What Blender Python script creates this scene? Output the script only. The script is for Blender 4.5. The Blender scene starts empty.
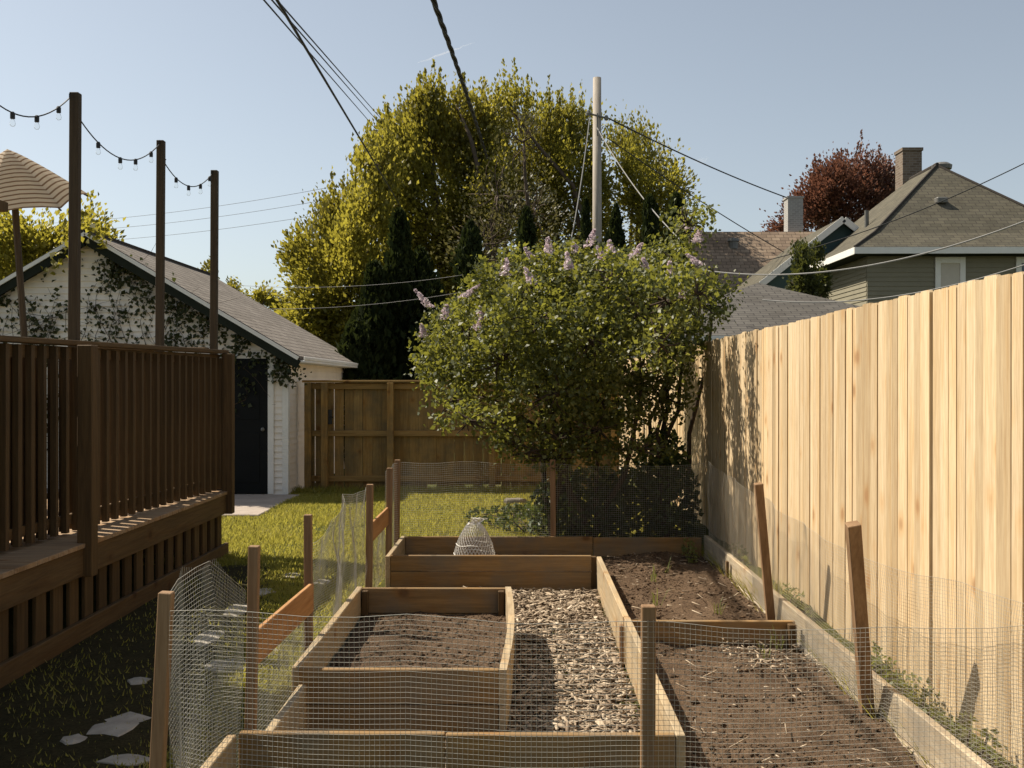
import bpy, math, random
import numpy as np
from mathutils import Vector, Matrix, noise
random.seed(7); RNG = np.random.default_rng(11)
SC = bpy.context.scene
COL = SC.collection
F = 1050.0; CX = 521.0; CY = 384.0; H = 1.68
def P(px, py, Y):
    return Vector(((px - CX) * Y / F, Y, H - (py - CY) * Y / F))

# ------------------------------------------------------------------ objects
def tag(o, label=None, cat=None, group=None, kind=None):
    if label: o['label'] = label
    if cat: o['category'] = cat
    if group: o['group'] = group
    if kind: o['kind'] = kind
    return o
def empty(name, loc, label, cat, group=None):
    o = bpy.data.objects.new(name, None); COL.objects.link(o); o.location = loc
    o.empty_display_size = .1
    return tag(o, label, cat, group)
class MB:
    def __init__(s): s.v = []; s.f = []; s.uv = []
    def face(s, pts, uv=None):
        i = len(s.v); s.v += [tuple(p) for p in pts]; s.f.append(tuple(range(i, i + len(pts))))
        s.uv.append(uv)
    def hexa(s, c):       # 8 corners: bottom loop 0-3, top loop 4-7
        i = len(s.v); s.v += [tuple(p) for p in c]
        for q in ((3,2,1,0),(4,5,6,7),(0,1,5,4),(1,2,6,5),(2,3,7,6),(3,0,4,7)):
            s.f.append(tuple(i + k for k in q)); s.uv.append(None)
    def box(s, x0, x1, y0, y1, z0, z1):
        s.hexa([(x0,y0,z0),(x1,y0,z0),(x1,y1,z0),(x0,y1,z0),(x0,y0,z1),(x1,y0,z1),(x1,y1,z1),(x0,y1,z1)])
    def beam(s, a, b, w, h, up=(0,0,1), taper=1.0):
        a = Vector(a); b = Vector(b); d = (b - a).normalized(); up = Vector(up)
        sd = d.cross(up)
        if sd.length < 1e-4: sd = d.cross(Vector((0,1,0)))
        sd.normalize(); u = sd.cross(d).normalized()
        c = []
        for p, t in ((a,1),(b,taper)):
            for i, j in ((-1,-1),(1,-1),(1,1),(-1,1)):
                c.append(p + sd * (i * w / 2 * t) + u * (j * h / 2 * t))
        s.hexa(c)
    def tube(s, pts, r, n=6, cap=True):
        pts = [Vector(p) for p in pts]; m = len(pts)
        rs = r if isinstance(r, (list, tuple)) else [r] * m
        base = len(s.v); ref = Vector((.31,.17,.93))
        for k, p in enumerate(pts):
            d = (pts[min(k+1, m-1)] - pts[max(k-1, 0)])
            d = d.normalized() if d.length > 1e-9 else Vector((0,0,1))
            rr = ref if abs(d.dot(ref)) < .93 else Vector((1,0,0))
            a = d.cross(rr).normalized(); b = d.cross(a)
            for i in range(n):
                t = 2 * math.pi * i / n
                s.v.append(tuple(p + (a * math.cos(t) + b * math.sin(t)) * rs[k]))
        for k in range(m - 1):
            for i in range(n):
                j = (i + 1) % n
                s.f.append((base+k*n+i, base+k*n+j, base+(k+1)*n+j, base+(k+1)*n+i)); s.uv.append(None)
        if cap and n > 2:
            s.f.append(tuple(base + i for i in reversed(range(n)))); s.uv.append(None)
            s.f.append(tuple(base + (m-1)*n + i for i in range(n))); s.uv.append(None)
    def lathe(s, c, prof, n=12):
        c = Vector(c); base = len(s.v); m = len(prof)
        for r, z in prof:
            for i in range(n):
                t = 2*math.pi*i/n; s.v.append((c.x + r*math.cos(t), c.y + r*math.sin(t), c.z + z))
        for k in range(m-1):
            for i in range(n):
                j = (i+1) % n
                s.f.append((base+k*n+i, base+k*n+j, base+(k+1)*n+j, base+(k+1)*n+i)); s.uv.append(None)
    def build(s, name, mat, parent=None, bevel=0, smooth=False, origin=None):
        me = bpy.data.meshes.new(name)
        off = Vector((0,0,0))
        if parent is not None: off = parent_world(parent)
        elif origin is not None: off = Vector(origin)
        v = [(a-off.x, b-off.y, c-off.z) for a, b, c in s.v]
        me.from_pydata(v, [], s.f); 
        if any(u is not None for u in s.uv):
            L = me.uv_layers.new(name='UVMap'); k = 0
            for f, u in zip(s.f, s.uv):
                for i in range(len(f)):
                    L.data[k].uv = u[i] if u else (0,0); k += 1
        me.materials.append(mat)
        if smooth: me.polygons.foreach_set('use_smooth', [True]*len(me.polygons))
        me.update()
        o = bpy.data.objects.new(name, me); COL.objects.link(o)
        if parent is not None: o.parent = parent
        elif origin is not None: o.location = off
        if bevel:
            m = o.modifiers.new('bevel', 'BEVEL'); m.width = bevel; m.segments = 1; m.limit_method = 'ANGLE'
        return o
def parent_world(o):
    v = Vector((0,0,0))
    while o is not None: v += o.location; o = o.parent
    return v
def np_obj(name, verts, faces, mat, parent=None, smooth=False):
    verts = np.asarray(verts, dtype=np.float32); faces = np.asarray(faces, dtype=np.int32)
    if parent is not None: verts = verts - np.array(parent_world(parent), dtype=np.float32)
    k = faces.shape[1]; me = bpy.data.meshes.new(name)
    me.vertices.add(len(verts)); me.vertices.foreach_set('co', verts.ravel())
    me.loops.add(faces.size); me.loops.foreach_set('vertex_index', faces.ravel())
    me.polygons.add(len(faces)); me.polygons.foreach_set('loop_start', np.arange(0, faces.size, k, dtype=np.int32))
    me.materials.append(mat); me.update(calc_edges=True)
    if smooth: me.polygons.foreach_set('use_smooth', np.ones(len(faces), dtype=bool))
    o = bpy.data.objects.new(name, me); COL.objects.link(o)
    if parent is not None: o.parent = parent
    return o

# ------------------------------------------------------------------ materials
class NT:
    def __init__(s, name):
        s.m = bpy.data.materials.new(name); s.m.use_nodes = True; s.t = s.m.node_tree; s.t.nodes.clear()
        s.out = s.n('ShaderNodeOutputMaterial'); s.b = s.n('ShaderNodeBsdfPrincipled')
        s.l(s.b.outputs[0], s.out.inputs[0])
    def n(s, ty, **k):
        x = s.t.nodes.new(ty)
        for a, b in k.items(): setattr(x, a, b)
        return x
    def l(s, a, b): s.t.links.new(a, b)
    def coord(s, scale=(1,1,1), kind='Object'):
        c = s.n('ShaderNodeTexCoord'); mp = s.n('ShaderNodeMapping'); mp.inputs['Scale'].default_value = scale
        s.l(c.outputs[kind], mp.inputs[0]); return mp.outputs[0]
    def island_shift(s, vec, amt=37.0):
        g = s.n('ShaderNodeNewGeometry'); cb = s.n('ShaderNodeVectorMath', operation='MULTIPLY_ADD')
        cmb = s.n('ShaderNodeCombineXYZ')
        for i in range(3): s.l(g.outputs['Random Per Island'], cmb.inputs[i])
        s.l(cmb.outputs[0], cb.inputs[0]); cb.inputs[1].default_value = (amt, amt*.7, amt*1.3); s.l(vec, cb.inputs[2])
        return cb.outputs[0], g.outputs['Random Per Island']
    def noise(s, vec, scale, detail=4, rough=.55, dist=0):
        x = s.n('ShaderNodeTexNoise'); x.inputs['Scale'].default_value = scale; x.inputs['Detail'].default_value = detail
        x.inputs['Roughness'].default_value = rough; x.inputs['Distortion'].default_value = dist
        if vec is not None: s.l(vec, x.inputs['Vector'])
        return x.outputs['Fac']
    def ramp(s, fac, stops):
        r = s.n('ShaderNodeValToRGB'); e = r.color_ramp.elements
        while len(e) < len(stops): e.new(.5)
        for k, (p, c) in enumerate(stops): e[k].position = p; e[k].color = (*c, 1)
        s.l(fac, r.inputs[0]); return r.outputs[0]
    def mix(s, a, b, fac, mode='MIX'):
        x = s.n('ShaderNodeMix', data_type='RGBA', blend_type=mode)
        for sock, val in ((x.inputs[0], fac), (x.inputs[6], a), (x.inputs[7], b)):
            if isinstance(val, bpy.types.NodeSocket): s.l(val, sock)
            elif isinstance(val, (tuple, list)): sock.default_value = (*val, 1) if len(val) == 3 else val
            else: sock.default_value = val
        return x.outputs[2]
    def math(s, op, a, b=0.0, clamp=False):
        x = s.n('ShaderNodeMath', operation=op); x.use_clamp = clamp
        for i, val in enumerate((a, b)):
            if isinstance(val, bpy.types.NodeSocket): s.l(val, x.inputs[i])
            else: x.inputs[i].default_value = val
        return x.outputs[0]
    def maprange(s, v, a, b, c, d):
        x = s.n('ShaderNodeMapRange'); s.l(v, x.inputs[0])
        for i, k in enumerate((a,b,c,d)): x.inputs[i+1].default_value = k
        return x.outputs[0]
    def bump(s, h, strength=.3, dist=.01):
        b = s.n('ShaderNodeBump'); b.inputs['Strength'].default_value = strength; b.inputs['Distance'].default_value = dist
        s.l(h, b.inputs['Height']); s.l(b.outputs[0], s.b.inputs['Normal'])
    def col(s, c, rough=.8, spec=.3):
        if isinstance(c, bpy.types.NodeSocket): s.l(c, s.b.inputs['Base Color'])
        else: s.b.inputs['Base Color'].default_value = (*c, 1)
        s.b.inputs['Roughness'].default_value = rough; s.b.inputs['Specular IOR Level'].default_value = spec
        return s.m

def wood(name, light, dark, axis='z', var=.35, knots=True, grain=1.0, rough=.75, stain=None, bump=.35):
    t = NT(name)
    sc = {'z': (9,9,.55), 'x': (.55,9,9), 'y': (9,.55,9)}[axis]
    vec, rnd = t.island_shift(t.coord())
    mp = t.n('ShaderNodeMapping'); mp.inputs['Scale'].default_value = sc; t.l(vec, mp.inputs[0])
    g1 = t.noise(mp.outputs[0], 2.2, 5, .6, 1.2)
    g2 = t.noise(mp.outputs[0], 11 * grain, 3, .6, .3)
    c = t.ramp(g1, [(.28, dark), (.62, light)])
    c = t.mix(c, t.ramp(g2, [(.35, (.62,.52,.42)), (.6, (1,1,1))]), .4, 'MULTIPLY')
    # board to board tint
    tint = t.ramp(rnd, [(0, (1-var, 1-var*1.12, 1-var*1.3)), (.45, (1-var*.25, 1-var*.3, 1-var*.4)), (.75, (1,.985,.96)), (1, (1, .93, .82))])
    c = t.mix(c, tint, 1.0, 'MULTIPLY')
    if knots:
        mk = t.n('ShaderNodeMapping'); k = [4.2,4.2,4.2]; k['xyz'.index(axis)] = 3.2; mk.inputs['Scale'].default_value = k
        t.l(vec, mk.inputs[0])
        vo = t.n('ShaderNodeTexVoronoi'); vo.inputs['Scale'].default_value = 1.0; t.l(mk.outputs[0], vo.inputs['Vector'])
        kn = t.maprange(vo.outputs['Distance'], .07, .15, 1, 0)
        ms = t.n('ShaderNodeMapping'); ks = [5,5,5]; ks['xyz'.index(axis)] = .35; ms.inputs['Scale'].default_value = ks; t.l(vec, ms.inputs[0])
        hw = t.noise(ms.outputs[0], 1.6, 4, .6, .8)
        c = t.mix(c, t.mix(c, (.92,.80,.62), 1.0, 'MULTIPLY'), t.maprange(hw, .50, .66, 0, .7))
        halo = t.maprange(vo.outputs['Distance'], .12, .28, .5, 0)
        c = t.mix(c, t.mix(c, (.9,.68,.45), 1.0, 'MULTIPLY'), halo)
        c = t.mix(c, tuple(a*b for a, b in zip(dark, (.55,.4,.3))), t.math('MULTIPLY', kn, .75))
    if stain:
        sn = t.noise(t.coord(), 3.0, 5, .65)
        c = t.mix(c, stain, t.maprange(sn, .42, .68, 0, .75))
    m = t.col(c, rough, .25); t.bump(g2, bump, .004); return m

def plain(name, c, rough=.6, var=.15, scale=6, spec=.3, metal=0, bump=0):
    t = NT(name); v = t.coord(); n = t.noise(v, scale, 5, .6)
    cc = t.ramp(n, [(.3, tuple(x*(1-var) for x in c)), (.7, tuple(min(1, x*(1+var*.6)) for x in c))])
    t.col(cc, rough, spec); t.b.inputs['Metallic'].default_value = metal
    if bump: t.bump(t.noise(v, scale*6, 4), bump, .006)
    return t.m

def leaf(name, c1, c2, trans, tw=.45, rough=.5, c3=None, spec=.35, big=.5):
    t = NT(name); g = t.n('ShaderNodeNewGeometry'); r = g.outputs['Random Per Island']
    stops = [(0, c1), (1, c2)] if c3 is None else [(0, c1), (.75, c2), (1, c3)]
    c = t.ramp(r, stops)
    n = t.noise(t.coord(), big, 3)
    c = t.mix(c, (.72,.8,.7), t.maprange(n, .4, .65, 0, .55), 'MULTIPLY')
    t.col(c, rough, spec)
    tr = t.n('ShaderNodeBsdfTranslucent')
    tc = t.mix(c, trans, .75); t.l(tc, tr.inputs[0])
    mx = t.n('ShaderNodeMixShader'); mx.inputs[0].default_value = tw
    t.l(t.b.outputs[0], mx.inputs[1]); t.l(tr.outputs[0], mx.inputs[2]); t.l(mx.outputs[0], t.out.inputs[0])
    return t.m

def shingle(name, c1, c2, gap, sx=1.0, row=.14):
    t = NT(name); uv = t.coord(kind='UV')
    b = t.n('ShaderNodeTexBrick'); t.l(uv, b.inputs['Vector'])
    b.inputs['Color1'].default_value = (*c1,1); b.inputs['Color2'].default_value = (*c2,1); b.inputs['Mortar'].default_value = (*gap,1)
    b.inputs['Scale'].default_value = 1.0; b.inputs['Mortar Size'].default_value = .012; b.inputs['Mortar Smooth'].default_value = .3
    b.inputs['Brick Width'].default_value = .3*sx; b.inputs['Row Height'].default_value = row; b.inputs['Bias'].default_value = .1
    n = t.noise(uv, 1.3, 6, .7); n2 = t.noise(uv, 30, 3, .6)
    c = t.mix(b.outputs['Color'], (.6,.58,.55), t.maprange(n, .42, .7, 0, .6), 'MULTIPLY')
    c = t.mix(c, t.ramp(n2, [(.3,(.75,.75,.75)),(.7,(1.15,1.15,1.15))]), .6, 'MULTIPLY')
    t.col(c, .95, .15); t.bump(b.outputs['Fac'], -.4, .01); return t.m

M = {}
M['pine'] = wood('fresh_pine', (.70,.565,.375), (.56,.425,.26), 'z', .38, True)
M['pine_stake'] = wood('stake_pine', (.29,.19,.11), (.19,.115,.062), 'z', .2, False)
M['cedar_y'] = wood('cedar_plank', (.46,.26,.115), (.33,.17,.07), 'y', .15, True)
M['bedx'] = wood('weathered_bed_board', (.31,.20,.088), (.195,.124,.053), 'x', .2, True, stain=(.17,.14,.10))
M['bedy'] = wood('weathered_bed_board_long', (.50,.40,.26), (.33,.25,.15), 'y', .15, True, stain=(.30,.255,.18))
M['edge'] = wood('grey_edging_board', (.47,.41,.31), (.32,.27,.20), 'y', .12, True, stain=(.20,.17,.13))
M['deck_z'] = wood('brown_stained_upright', (.118,.074,.032), (.066,.041,.018), 'z', .42, False)
M['deck_y'] = wood('brown_stained_board', (.130,.084,.038), (.072,.046,.021), 'y', .25, True)
M['deck_floor'] = wood('worn_deck_plank', (.42,.30,.19), (.28,.19,.11), 'x', .25, True)
M['pole'] = wood('dark_light_pole', (.08,.06,.036), (.045,.033,.021), 'z', .1, False)
M['backfence'] = wood('aged_fence_plank', (.37,.245,.088), (.25,.155,.054), 'z', .3, True, stain=(.12,.095,.05))
M['backfence_x'] = wood('aged_fence_rail', (.34,.225,.085), (.22,.14,.05), 'x', .2, True)
M['utility'] = wood('utility_pole_wood', (.40,.36,.31), (.27,.24,.20), 'z', .1, False)
M['wire'] = plain('galvanised_wire', (.42,.40,.345), .5, .1, 20, .5, .3)
M['wire_pale'] = plain('pale_wire', (.68,.65,.59), .5, .1, 20, .4, .1)
M['cable'] = plain('black_cable', (.025,.025,.024), .6, .1, 3)
M['greycable'] = plain('pale_cable', (.30,.29,.27), .5, .1, 3)
M['whitepaint'] = plain('white_siding', (.84,.77,.68), .6, .10, 2)
M['trim'] = plain('white_trim', (.76,.74,.69), .5, .06, 4)
M['greentrim'] = plain('dark_green_trim', (.02,.024,.017), .8, .2, 4, .1)
M['door'] = plain('dark_door', (.009,.010,.010), .7, .2, 3, .12)
M['metal'] = plain('grey_metal', (.16,.155,.14), .5, .15, 8, .4, .3)
M['black'] = plain('black_plastic', (.02,.02,.02), .4, .1, 8)
M['concrete'] = plain('pale_concrete', (.37,.31,.26), .9, .18, 3, .2, 0, .3)
M['stone'] = plain('flagstone', (.38,.345,.29), .9, .3, 7, .2, 0, .5)
M['rock'] = plain('lawn_rock', (.20,.175,.14), .95, .35, 9, .1, 0, .6)
M['olive'] = plain('olive_siding', (.225,.205,.145), .7, .1, 2)
M['teal'] = plain('teal_wall', (.045,.085,.085), .6, .1, 2)
M['roof_garage'] = shingle('garage_shingles', (.28,.245,.21), (.21,.183,.155), (.06,.052,.045))
M['roof_house'] = shingle('house_shingles', (.135,.122,.088), (.10,.092,.068), (.06,.052,.045), 1, .16)
M['roof_brown'] = shingle('brown_shingles', (.36,.27,.19), (.24,.175,.125), (.08,.06,.045), 1.2, .22)
M['roof_grey'] = shingle('grey_shingles', (.135,.125,.11), (.10,.092,.082), (.045,.042,.04))
M['bark'] = plain('bark', (.105,.08,.06), .95, .35, 9, .1, 0, .8)
M['lbark'] = plain('lilac_bark', (.075,.055,.04), .95, .35, 14, .1, 0, .6)
M['maple'] = leaf('maple_leaf', (.09,.095,.018), (.185,.17,.030), (.50,.43,.05), .49, c3=(.28,.245,.07), big=.35)
M['maple2'] = leaf('maple_leaf_olive', (.095,.102,.019), (.18,.17,.032), (.48,.42,.05), .48, c3=(.26,.235,.06), big=.35)
M['twig_leaf'] = leaf('budding_leaf', (.055,.052,.022), (.095,.088,.036), (.18,.16,.05), .35, big=.5)
M['conifer'] = leaf('arborvitae_leaf', (.018,.026,.010), (.035,.046,.014), (.06,.075,.015), .2, .8, spec=.1)
M['lilac'] = leaf('lilac_leaf', (.048,.062,.017), (.105,.118,.030), (.36,.35,.045), .40, .50, c3=(.22,.215,.085), spec=.42, big=1.0)
M['lilac_dark'] = leaf('bush_leaf', (.030,.048,.012), (.06,.085,.02), (.14,.17,.03), .35, .5)
M['lilac_flower'] = leaf('lilac_flower', (.60,.46,.52), (.78,.66,.68), (.66,.54,.58), .35, .8, c3=(.85,.78,.76), spec=.1)
M['redmaple'] = leaf('red_maple_leaf', (.075,.034,.026), (.13,.056,.038), (.25,.105,.062), .40, c3=(.20,.10,.06), big=.5)
M['vine'] = leaf('vine_leaf', (.032,.042,.016), (.065,.07,.028), (.10,.12,.02), .3, .6)
M['ivy'] = leaf('ivy_tree_leaf', (.035,.045,.014), (.075,.08,.025), (.16,.17,.03), .35, .6)
M['weed'] = leaf('weed_leaf', (.10,.12,.03), (.20,.21,.06), (.36,.36,.08), .4)
M['grass'] = leaf('grass_blade', (.185,.19,.038), (.30,.275,.062), (.62,.55,.09), .42, .6, c3=(.43,.35,.15), spec=.2, big=1.4)

def ground_mat():
    t = NT('garden_ground'); v = t.coord()
    n = t.noise(v, 1.2, 6, .65); n2 = t.noise(v, 45, 4, .7)
    c = t.ramp(n, [(.3, (.055,.065,.018)), (.55, (.10,.10,.03)), (.75, (.15,.12,.06))])
    c = t.mix(c, t.ramp(n2, [(.3,(.5,.5,.5)),(.7,(1.2,1.2,1.1))]), .8, 'MULTIPLY')
    t.col(c, 1, .1); t.bump(n2, .8, .03); return t.m
def soil_mat(name, a, b):
    t = NT(name); v = t.coord(); g = t.n('ShaderNodeNewGeometry')
    n = t.noise(v, 5, 7, .7); n2 = t.noise(v, 60, 5, .75)
    c = t.ramp(n, [(.3, a), (.7, b)])
    c = t.mix(c, t.ramp(n2, [(.32,(.35,.32,.3)),(.6,(1.35,1.3,1.22))]), .9, 'MULTIPLY')
    c = t.mix(c, t.ramp(g.outputs['Random Per Island'], [(0,(.6,.58,.55)),(.85,(1.15,1.1,1.05)),(1,(2.2,2.0,1.75))]), .7, 'MULTIPLY')
    t.col(c, 1, .1); t.bump(n2, .9, .02); return t.m
def mulch_mat():
    t = NT('wood_chip'); g = t.n('ShaderNodeNewGeometry'); n = t.noise(t.coord((40,40,40)), 2, 3)
    c = t.ramp(g.outputs['Random Per Island'], [(0,(.18,.13,.09)),(.3,(.30,.23,.16)),(.7,(.41,.325,.23)),(.94,(.50,.41,.30)),(1,(.60,.51,.39))])
    c = t.mix(c, t.ramp(n, [(.3,(.7,.68,.66)),(.7,(1.1,1.1,1.1))]), .7, 'MULTIPLY')
    t.col(c, .95, .15); return t.m
M['ground'] = ground_mat()
M['soil'] = soil_mat('garden_soil', (.088,.061,.042), (.155,.112,.077))
M['shade_earth'] = soil_mat('earth_painted_shade', (.030,.030,.014), (.060,.052,.026))  # earth colour darkened to carry the deck's shade
M['mulch'] = mulch_mat()
M['mulch_bed'] = soil_mat('mulch_underlay', (.14,.11,.085), (.24,.19,.145))

def brick_mat(name, a, b, mort):
    t = NT(name); uv = t.coord((1,1,1)); br = t.n('ShaderNodeTexBrick')
    sx = t.n('ShaderNodeSeparateXYZ'); t.l(uv, sx.inputs[0]); cm = t.n('ShaderNodeCombineXYZ')
    t.l(t.math('ADD', sx.outputs[0], sx.outputs[1]), cm.inputs[0]); t.l(sx.outputs[2], cm.inputs[1]); t.l(cm.outputs[0], br.inputs['Vector'])
    br.inputs['Color1'].default_value=(*a,1); br.inputs['Color2'].default_value=(*b,1); br.inputs['Mortar'].default_value=(*mort,1)
    br.inputs['Scale'].default_value=1; br.inputs['Brick Width'].default_value=.22; br.inputs['Row Height'].default_value=.085; br.inputs['Mortar Size'].default_value=.012
    t.col(br.outputs['Color'], .9, .1); return t.m
M['brick'] = brick_mat('chimney_brick', (.13,.095,.07), (.20,.155,.115), (.22,.19,.16))
M['greybrick'] = brick_mat('grey_chimney_block', (.26,.25,.24), (.34,.33,.31), (.40,.39,.37))
def glass_mat(name, c, tr=0.0):
    t = NT(name); t.col(c, .08, .6); t.b.inputs['Transmission Weight'].default_value = tr; return t.m
M['pane'] = glass_mat('window_pane', (.03,.035,.04))
M['blind'] = plain('window_blind', (.55,.50,.43), .8, .05)
def bulb_mat():
    t = NT('clear_bulb'); tr = t.n('ShaderNodeBsdfTransparent'); tr.inputs[0].default_value = (.97,.97,.96,1); gl = t.n('ShaderNodeBsdfGlossy'); gl.inputs['Roughness'].default_value = .08
    fr = t.n('ShaderNodeFresnel'); fr.inputs[0].default_value = 1.12; mx = t.n('ShaderNodeMixShader')
    t.l(fr.outputs[0], mx.inputs[0]); t.l(tr.outputs[0], mx.inputs[1]); t.l(gl.outputs[0], mx.inputs[2]); t.l(mx.outputs[0], t.out.inputs[0]); return t.m
M['bulb'] = bulb_mat()
def canopy_mat():
    t = NT('striped_canvas'); uv = t.coord(kind='UV'); s = t.n('ShaderNodeSeparateXYZ'); t.l(uv, s.inputs[0])
    w = t.math('FRACT', t.math('MULTIPLY', s.outputs[1], 15.0))
    st = t.maprange(w, .66, .74, 0, 1)
    n = t.noise(uv, 6, 4)
    c = t.mix((.82,.70,.54), (.30,.19,.11), st)
    c = t.mix(c, t.ramp(n, [(.3,(.85,.85,.85)),(.7,(1,1,1))]), .6, 'MULTIPLY')
    t.col(c, .9, .1)
    tr = t.n('ShaderNodeBsdfTranslucent'); t.l(c, tr.inputs[0]); mx = t.n('ShaderNodeMixShader'); mx.inputs[0].default_value = .5
    t.l(t.b.outputs[0], mx.inputs[1]); t.l(tr.outputs[0], mx.inputs[2]); t.l(mx.outputs[0], t.out.inputs[0]); return t.m
M['canvas'] = canopy_mat()

# ------------------------------------------------------------------ camera, light, sky
SUN = Vector((-.75, .36, 1.0)).normalized()
cam = bpy.data.cameras.new('camera'); co = bpy.data.objects.new('camera', cam); COL.objects.link(co)
cam.sensor_width = 36; cam.lens = 36 * F / 1024; cam.clip_end = 4000; cam.clip_start = .05
co.location = (0,0,H); co.rotation_euler = (math.radians(90), 0, math.atan((CX-512)/F)); SC.camera = co
sl = bpy.data.lights.new('sun', 'SUN'); so = bpy.data.objects.new('sun', sl); COL.objects.link(so)
sl.energy = 5.0; sl.angle = math.radians(.5); sl.color = (1, .905, .76); so.rotation_euler = SUN.to_track_quat('Z', 'Y').to_euler(); so.location = (-8, 12, 20)
w = bpy.data.worlds.new('World'); SC.world = w; w.use_nodes = True
nt = w.node_tree; bg = nt.nodes['Background']; sk = nt.nodes.new('ShaderNodeTexSky'); sk.sky_type = 'NISHITA'; sk.sun_disc = False
sk.sun_elevation = math.asin(SUN.z); sk.sun_rotation = math.atan2(SUN.x, SUN.y)
sk.air_density = 1.0; sk.dust_density = 1.3; sk.ozone_density = 1.0; sk.altitude = 200
hs_ = nt.nodes.new('ShaderNodeHueSaturation'); hs_.inputs['Saturation'].default_value = .55; nt.links.new(sk.outputs[0], hs_.inputs['Color'])
wm = nt.nodes.new('ShaderNodeMix'); wm.data_type = 'RGBA'; wm.blend_type = 'MULTIPLY'; wm.inputs[0].default_value = 1; wm.inputs[7].default_value = (.98,1,.98,1)
nt.links.new(hs_.outputs[0], wm.inputs[6]); nt.links.new(wm.outputs[2], bg.inputs[0]); bg.inputs[1].default_value = .079
SC.view_settings.view_transform = 'Standard'; SC.view_settings.look = 'None'; SC.view_settings.exposure = .66; SC.view_settings.gamma = 1
SC.cycles.use_denoising = True; SC.cycles.max_bounces = 6; SC.cycles.transparent_max_bounces = 8
SC.render.film_transparent = False

# ------------------------------------------------------------------ ground
mb = MB()
g = [-400,-60,-20,-8,0,8,20,60,400]
gy = [-30,-5,5,12,20,30,60,150,900]
for i in range(8):
    for j in range(8):
        mb.face([(g[i],gy[j],0),(g[i+1],gy[j],0),(g[i+1],gy[j+1],0),(g[i],gy[j+1],0)])
tag(mb.build('ground', M['ground']), kind='structure')
# earth raised a little between the edging board and the tall fence
mb = MB()
for k in range(40):
    y = 2.6 + k*.36; 
    z0, z1 = .20 + .02*math.sin(k*1.7), .20 + .02*math.sin((k+1)*1.7)
    mb.face([(1.705,y,z0),(2.4,y,z0+.01),(2.4,y+.36,z1+.01),(1.705,y+.36,z1)])
tag(mb.build('raised_earth', M['ground']), kind='structure')
def strip():  # dark earth sheet, outlined like the shade beside the deck
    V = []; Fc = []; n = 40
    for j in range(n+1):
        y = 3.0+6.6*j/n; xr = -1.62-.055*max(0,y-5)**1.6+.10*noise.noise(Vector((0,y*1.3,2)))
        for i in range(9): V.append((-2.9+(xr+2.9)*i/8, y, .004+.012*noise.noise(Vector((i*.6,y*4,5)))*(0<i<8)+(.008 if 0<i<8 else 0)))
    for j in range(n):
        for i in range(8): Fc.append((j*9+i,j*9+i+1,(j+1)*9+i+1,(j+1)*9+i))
    tag(np_obj('shade_earth_strip', V, Fc, M['shade_earth'], smooth=True), kind='structure')
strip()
# concrete slab at the garage door
mb = MB(); mb.box(-6.0,-3.3,13.2,15.62,-.1,.035)
tag(mb.build('path', M['concrete'], bevel=.01), kind='structure')

# ------------------------------------------------------------------ soil, mulch
def hgt(x, y, a=.03):
    return a*(noise.noise(Vector((x*2.1,y*2.1,3.0)))*1.0 + noise.noise(Vector((x*6,y*6,9.0)))*.5 + noise.noise(Vector((x*17,y*17,1.0)))*.3)
def sheet(name, x0, x1, y0, y1, z, mat, amp, step=.035):
    nx = max(2, int((x1-x0)/step)); ny = max(2, int((y1-y0)/step)); V = []
    for j in range(ny+1):
        for i in range(nx+1):
            x = x0+(x1-x0)*i/nx; y = y0+(y1-y0)*j/ny; V.append((x,y,z+hgt(x,y,amp)))
    Fc = [(j*(nx+1)+i, j*(nx+1)+i+1, (j+1)*(nx+1)+i+1, (j+1)*(nx+1)+i) for j in range(ny) for i in range(nx)]
    return tag(np_obj(name, V, Fc, mat, smooth=True), kind='structure')
SOILS = [(.665,1.655,3.0,9.58,.125,.05), (-1.03,-.09,5.03,6.93,.155,.03), (-1.0,.62,8.55,9.58,.12,.02)]
for s_ in SOILS: sheet('soil', *s_[:5], M['soil'], s_[5])
sheet('mulch_ground', -1.02, .60, 4.2, 8.46, .005, M['mulch_bed'], .02)
def clods(n):
    oct_v = np.array([(1,0,0),(-1,0,0),(0,1,0),(0,-1,0),(0,0,1),(0,0,-1)], float)
    oct_f = np.array([(0,2,4),(2,1,4),(1,3,4),(3,0,4),(2,0,5),(1,2,5),(3,1,5),(0,3,5)])
    V = []; Fc = []
    areas = [(x1-x0)*(y1-y0) for x0,x1,y0,y1,_,_ in SOILS]
    for k in range(n):
        x0,x1,y0,y1,z,a = random.choices(SOILS, areas)[0]
        x = random.uniform(x0+.01,x1-.01); y = random.uniform(y0+.01,y1-.01)
        s = .002 + .009*random.random()**4 + (.012 if random.random()<.015 else 0)
        v = oct_v * RNG.uniform(.4,1.5,(6,1)) * s * np.array([1.1,1,.7])
        if noise.noise(Vector((x*3,y*3,7))) < random.uniform(-.5,.3): continue
        th = random.random()*6.28; c, sn = math.cos(th), math.sin(th)
        R = np.array([[c,-sn,0],[sn,c,0],[0,0,1]]); v = v@R.T + np.array([x,y,z+hgt(x,y,a)+s*.25])
        Fc.append(oct_f+len(V)*6); V.append(v)
    return np.concatenate(V), np.concatenate(Fc)
V_, F_ = clods(34000)
tag(np_obj('soil_clods', V_, F_, M['soil']), 'crumbly brown soil clods covering the planting beds', 'soil', kind='stuff')
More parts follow.
